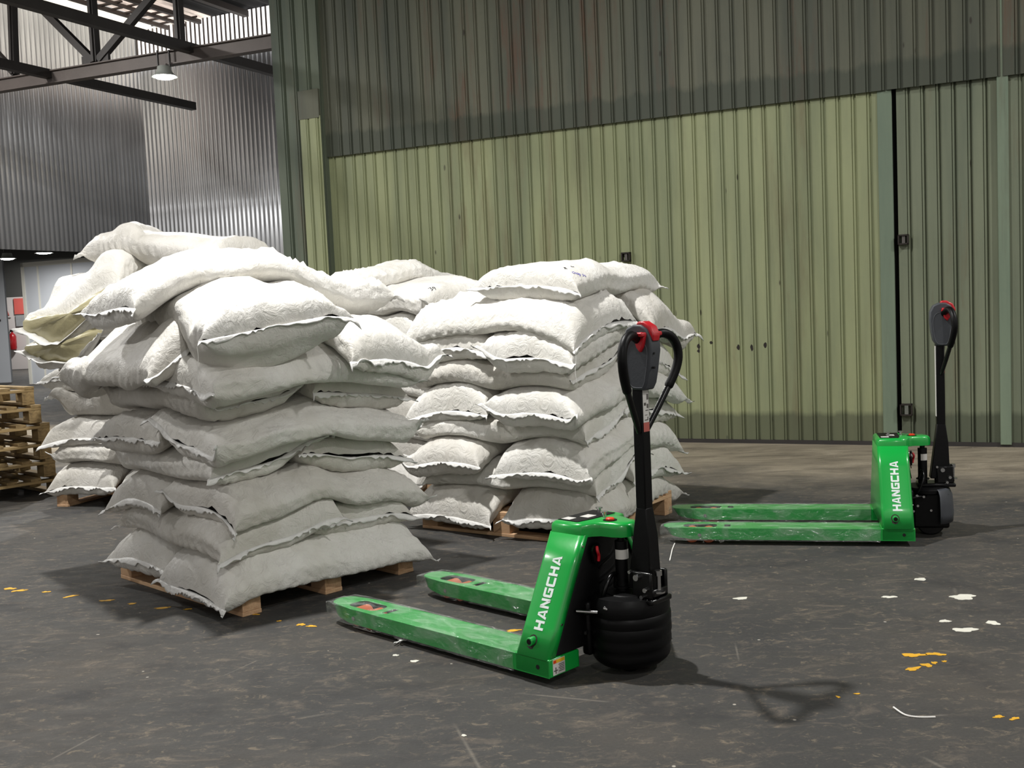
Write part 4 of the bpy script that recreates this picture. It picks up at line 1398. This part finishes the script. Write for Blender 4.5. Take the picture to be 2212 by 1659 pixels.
    if near:
        cx_, R_ = -0.098, 0.142
        prof = [(0.60, 0.285), (0.90, 0.280), (0.96, 0.262)]
        for q in range(5):
            zq = 0.250 - q * 0.040
            f = 1.0 - 0.05 * ((zq - 0.18) / 0.1) ** 2
            prof += [(f, zq), (f + 0.006, zq - 0.012), (f + 0.005, zq - 0.028), (f - 0.010, zq - 0.034)]
        prof += [(0.90, 0.045), (0.78, 0.030)]
        bm = bmesh.new()
        lathe(bm, [(p[0] * R_, p[1]) for p in prof], 48, cx_, cyy, 1.0, 1.12)
        cv = obj('wheel_cover', bm, M['black'], root, smooth=True)
        cv.data.materials[0] = M['black']
        bm = bmesh.new()
        lathe(bm, [(0.0, 0.290), (0.085, 0.288), (0.095, 0.278)], 36, cx_, cyy, 1.0, 1.1)
        lathe(bm, [(0.095, 0.278), (0.13, 0.276)], 36, cx_, cyy, 1.0, 1.1)
        obj('cover_top', bm, M['black'], root, smooth=True)
    else:
        bm = bmesh.new()
        lathe(bm, [(0.09, 0.262), (0.115, 0.250), (0.128, 0.22), (0.132, 0.17), (0.134, 0.12), (0.130, 0.075)], 26, -0.105, cyy, 1, 1.15, PI * 0.62, PI * 1.38)
        cv = obj('wheel_cover', bm, M['grey_plastic'], root, smooth=True)
        md = cv.modifiers.new('s', 'SOLIDIFY'); md.thickness = 0.003
        bm = bmesh.new(); lathe(bm, [(0.0, 0.262), (0.10, 0.262), (0.112, 0.252), (0.112, 0.235)], 36, -0.10, cyy, 1, 1.1)
        obj('cover_top', bm, M['black'], root, smooth=True)
    for xx, yy, zz in ((-0.035, -0.198, 0.232), (-0.07, -0.205, 0.225), (-0.04, -0.21, 0.175), (-0.11, -0.238, 0.145), (-0.015, -0.19, 0.15)):
        bm = bmesh.new()
        cyl(bm, (xx, yy, zz), (xx, yy + 0.007, zz), 0.0065, 12)
        obj('bolt', bm, M['chrome'], root)
    if near:
        bm = bmesh.new(); tube(bm, [(-0.006, -0.150, 0.238), (-0.075, -0.185, 0.236)], 0.006, 12)
        tube(bm, [(-0.10, -0.19, 0.255), (-0.125, -0.20, 0.248)], 0.007, 12)
        obj('steel_pin', bm, M['chrome'], root, smooth=True)
    # tiller ------------------------------------------------------------------
    tx, ty = -0.180, cyy
    bm = bmesh.new()
    # tapered lower bracket
    A = [bm.verts.new((tx + sx_ * 0.050 + 0.010, ty + sy_ * 0.034, 0.305)) for sx_, sy_ in ((-1, -1), (1, -1), (1, 1), (-1, 1))]
    B = [bm.verts.new((tx + sx_ * 0.034, ty + sy_ * 0.030, 0.50)) for sx_, sy_ in ((-1, -1), (1, -1), (1, 1), (-1, 1))]
    Cc = [bm.verts.new((tx + sx_ * 0.022, ty + sy_ * 0.022, 0.60)) for sx_, sy_ in ((-1, -1), (1, -1), (1, 1), (-1, 1))]
    for a, b in ((A, B), (B, Cc)):
        for k in range(4):
            bm.faces.new((a[k], a[(k + 1) % 4], b[(k + 1) % 4], b[k]))
    bm.faces.new(A[::-1]); bm.faces.new(Cc)
    tb = obj('tiller_bracket', bm, M['black'], root, bevel=0.004)
    bm = bmesh.new(); box(bm, (tx - 0.0215, ty - 0.022, 0.58), (tx + 0.0215, ty + 0.022, 1.04))
    pole = obj('tiller_pole', bm, M['black'], root, bevel=0.004)
    bm = bmesh.new(); box(bm, (tx - 0.0226, ty - 0.016, 0.905), (tx - 0.0215, ty + 0.017, 1.02))
    stk = obj('instruction_sticker', bm, M['sticker'], pole)
    bm = bmesh.new(); box(bm, (tx - 0.0228, ty - 0.016, 0.872), (tx - 0.0215, ty + 0.017, 0.905)); obj('red_strip', bm, M['decal_red'], pole)
    bm = bmesh.new()
    for q, (a, b, c_, d) in enumerate(((0.004, 0.014, 0.985, 1.005), (-0.012, 0.0, 0.965, 0.975), (0.004, 0.013, 0.955, 0.97), (-0.004, 0.012, 0.946, 0.949), (-0.008, 0.006, 0.93, 0.932), (-0.010, 0.010, 0.912, 0.915), (0.006, 0.010, 0.915, 0.924))):
        box(bm, (tx - 0.0232, ty - b, c_), (tx - 0.0226, ty - a, d))
    obj('printed_pictograms', bm, M['sticker_ink'], stk)
    if not near:
        bm = bmesh.new(); box(bm, (tx + 0.0215, ty - 0.018, 0.64), (tx + 0.0228, ty + 0.018, 1.02))
        s2_ = obj('long_white_sticker', bm, M['sticker'], pole)
    # plate, forks and bolts at the foot of the tiller
    bm = bmesh.new()
    box(bm, (-0.245, ty - 0.060, 0.262), (-0.055, ty + 0.060, 0.282))
    box(bm, (-0.235, ty - 0.052, 0.280), (-0.150, ty - 0.036, 0.375)); box(bm, (-0.235, ty + 0.036, 0.280), (-0.150, ty + 0.052, 0.375))
    box(bm, (-0.240, ty - 0.045, 0.285), (-0.185, ty + 0.045, 0.315))
    obj('pivot_mount', bm, M['black_gloss'], root, bevel=0.006)
    for xx, sy_, zz, r in ((-0.178, 1, 0.355, 0.011), (-0.150, 1, 0.372, 0.006), (-0.215, 1, 0.315, 0.008), (-0.20, 1, 0.288, 0.007)):
        bm = bmesh.new(); cyl(bm, (xx, ty + 0.050, zz), (xx, ty + 0.066, zz), r, 16)
        obj('bolt', bm, M['chrome'], root, smooth=True)
    bm = bmesh.new(); cyl(bm, (-0.238, ty + 0.01, 0.31), (-0.238, ty + 0.01, 0.365), 0.008, 12); cyl(bm, (-0.238, ty + 0.01, 0.362), (-0.238, ty + 0.01, 0.380), 0.013, 14)
    cyl(bm, (-0.238, ty + 0.01, 0.30), (-0.238, ty + 0.01, 0.306), 0.022, 14)
    obj('gas_spring', bm, M['chrome'], root, smooth=True)
    # head: tall rounded block, deep front to back, narrow across
    prof = [(-0.026, 1.020), (0.026, 1.022), (0.046, 1.050), (0.056, 1.100), (0.062, 1.160), (0.060, 1.205), (0.044, 1.238), (0.012, 1.252), (-0.020, 1.250), (-0.044, 1.236), (-0.060, 1.205), (-0.062, 1.160), (-0.050, 1.090), (-0.040, 1.045)]
    hx = tx - 0.012
    bm = bmesh.new()
    poly_prism(bm, [Vector((hx + a, ty - 0.031, z)) for a, z in prof], (0, 0.062, 0))
    hd = obj('tiller_head', bm, M['grey_plastic'], root, bevel=0.007, seg=3)
    for sg in (1, -1):
        inner = [(a * 0.74, 1.115 + (z - 1.135) * 0.74) for a, z in prof if True]
        ring = catmull([Vector((hx + a, ty + sg * 0.0315, z)) for a, z in inner] + [Vector((hx + inner[0][0], ty + sg * 0.0315, inner[0][1]))], 3)
        bm = bmesh.new(); tube(bm, ring, 0.0011, 5)
        obj('moulded_outline', bm, M['grey_line'], hd)
        # butterfly speed switch: a red wing on each side
        bm = bmesh.new()
        zc_ = 1.205
        x_ = hx - 0.018
        pts = [(-0.030, 0.010), (-0.012, 0.020), (0.012, 0.018), (0.026, 0.006), (0.018, -0.006), (0.010, -0.034), (-0.006, -0.052), (-0.020, -0.030), (-0.026, -0.008)]
        poly_prism(bm, [Vector((x_ + a, ty + sg * 0.029, zc_ + z)) for a, z in pts], (0, sg * 0.016, 0))
        box(bm, (x_ - 0.030, min(ty + sg * 0.03, ty + sg * 0.062), zc_ + 0.004), (x_ + 0.022, max(ty + sg * 0.03, ty + sg * 0.062), zc_ + 0.019))
        obj('speed_switch', bm, M['red'], hd, bevel=0.005, seg=3)
    bm = bmesh.new()
    poly_prism(bm, [Vector((hx + a, ty - 0.021, z)) for a, z in ((-0.064, 1.19), (-0.070, 1.215), (-0.055, 1.245), (-0.025, 1.262), (0.0, 1.262), (0.008, 1.250), (-0.040, 1.225))], (0, 0.042, 0))
    obj('belly_button', bm, M['red'], hd, bevel=0.006, seg=3)
    for dz in (1.10, 1.15):
        bm = bmesh.new(); cyl(bm, (hx - 0.058 + (1.15 - dz) * 0.1, ty + 0.012, dz), (hx - 0.064, ty + 0.012, dz), 0.004, 10)
        obj('screw_recess', bm, M['black_gap'], hd)
    for sg in (1, -1):
        yy = lambda q: ty + sg * q
        lower = [(tx - 0.004, yy(0.020), 0.872), (tx - 0.020, yy(0.070), 0.945), (tx - 0.036, yy(0.122), 1.025)]
        grip = catmull([(tx - 0.035, yy(0.119), 1.020), (tx - 0.046, yy(0.150), 1.075), (tx - 0.052, yy(0.164), 1.125), (tx - 0.050, yy(0.158), 1.170), (tx - 0.044, yy(0.130), 1.204), (tx - 0.036, yy(0.090), 1.216), (tx - 0.026, yy(0.050), 1.206), (tx - 0.020, yy(0.020), 1.190)], 6)
        bm = bmesh.new(); tube(bm, lower, 0.0115, 14)
        hb = obj('handle_tube', bm, M['black_gloss'], root, smooth=True)
        bm = bmesh.new(); tube(bm, grip, [0.0135] + [0.0165] * (len(grip) - 1), 16)
        obj('rubber_grip', bm, M['black'], hb, smooth=True)
    return root

make_truck((0.08601, 3.6368, 0), 2.37617, 'green and black electric pallet truck nearest the camera, forks beside the near sack pile', True)
make_truck((2.05046, 5.43092, 0), 2.90217, 'green electric pallet truck seen side-on standing in front of the green wall', False)

# ================================================================ marks and litter on the floor
def blob(name, x, y, rx, ry, mat, seed, rot=0.0, th=0.0012, n=26, rough=0.35, parent=floor):
    rng = random.Random(seed)
    bm = bmesh.new()
    ph = [rng.uniform(0, 6.28) for _ in range(5)]
    pts = []
    for i in range(n):
        a = 2 * PI * i / n
        r = 1 + rough * (math.sin(2 * a + ph[0]) * 0.4 + math.sin(3 * a + ph[1]) * 0.35 + math.sin(5 * a + ph[2]) * 0.3 + math.sin(9 * a + ph[3]) * 0.2) + rng.uniform(-0.06, 0.06)
        px_, py_ = rx * r * math.cos(a), ry * r * math.sin(a)
        pts.append(Vector((x + px_ * math.cos(rot) - py_ * math.sin(rot), y + px_ * math.sin(rot) + py_ * math.cos(rot), 0.0004)))
    poly_prism(bm, pts, (0, 0, th))
    o = obj(name, bm, mat, parent)
    return o
for i, (x, y, rx, ry) in enumerate(((0.97, 4.63, 0.028, 0.022), (1.90, 4.50, 0.052, 0.040), (1.69, 4.18, 0.020, 0.018), (1.72, 4.06, 0.042, 0.028), (1.86, 4.13, 0.024, 0.026), (1.835, 4.81, 0.030, 0.020), (1.60, 4.55, 0.030, 0.018), (-0.42, 3.98, 0.014, 0.014), (-0.50, 4.06, 0.012, 0.010), (-0.20, 3.25, 0.008, 0.008))):
    struct(blob('white_paint_spill', x, y, rx, ry, M['white_paint'], i + 1))
for i, (x, y, rx, ry, rt_) in enumerate(((1.42, 3.80, 0.040, 0.018, 0.1), (1.50, 3.80, 0.030, 0.016, -0.3), (1.365, 3.66, 0.030, 0.014, 0.2), (1.425, 3.69, 0.020, 0.016, 0), (1.46, 3.71, 0.012, 0.010, 0), (1.50, 3.72, 0.008, 0.008, 0),
                                     (1.46, 3.21, 0.016, 0.010, 0), (1.50, 3.19, 0.018, 0.008, 0.3), (1.03, 3.43, 0.006, 0.008, 0), (1.10, 3.45, 0.008, 0.006, 0), (-0.96, 4.53, 0.016, 0.018, 0), (-0.91, 4.50, 0.022, 0.012, 0), (-0.04, 4.31, 0.030, 0.014, 0),
                                     (-2.63, 5.40, 0.03, 0.02, 0), (-2.56, 5.35, 0.035, 0.018, 0.4), (-2.40, 5.30, 0.02, 0.012, 0.2), (-2.23, 5.19, 0.03, 0.014, 0.5), (-2.01, 5.08, 0.03, 0.014, 0), (-1.86, 5.0, 0.02, 0.012, 0), (-1.68, 4.90, 0.036, 0.012, 0.2), (-1.55, 4.86, 0.018, 0.008, 0), (-1.20, 4.72, 0.016, 0.008, 0), (-1.07, 4.60, 0.010, 0.008, 0))):
    struct(blob('yellow_paint_mark', x, y, rx, ry, M['yellow_paint'], i + 50, rt_, rough=0.5))
def wire(pts, label, r=0.0022):
    bm = bmesh.new(); p0 = Vector(pts[0]); tube(bm, catmull([Vector(p) - p0 for p in pts], 6), r, 6)
    o = obj('wire_scrap', bm, M['thread'], smooth=True); o.location = p0
    return tag(o, label, 'wire', 'scraps of wire on the floor')
wire([(0.765, 5.36, 0.004), (0.79, 5.48, 0.004), (0.815, 5.60, 0.004), (0.85, 5.74, 0.004)], 'thin white wire scrap on the floor by the far pallet truck fork tip', 0.003)
wire([(1.17, 3.31, 0.006), (1.185, 3.25, 0.004), (1.22, 3.23, 0.003), (1.27, 3.225, 0.003)], 'curved white wire scrap on the bare floor at lower right', 0.0028)
bm = bmesh.new()
rng = random.Random(8)
for q in range(9):
    a = rng.uniform(0, 6.28); r = rng.uniform(0.008, 0.026)
    c_ = Vector((r * math.cos(a), r * math.sin(a), rng.uniform(0.004, 0.012)))
    pts = [c_ + Vector((rng.uniform(-0.02, 0.02), rng.uniform(-0.02, 0.02), rng.uniform(0, 0.014))) for _ in range(4)]
    f = [bm.verts.new(p) for p in pts]
    bm.faces.new((f[0], f[1], f[2])); bm.faces.new((f[0], f[2], f[3]))
o = obj('plastic_scrap', bm, M['hem']); o.location = (-0.49, 4.20, 0.0)
tag(o, 'crumpled scrap of clear plastic lying beside the near fork of the nearest truck', 'plastic scrap')
md = o.modifiers.new('s', 'SOLIDIFY'); md.thickness = 0.001
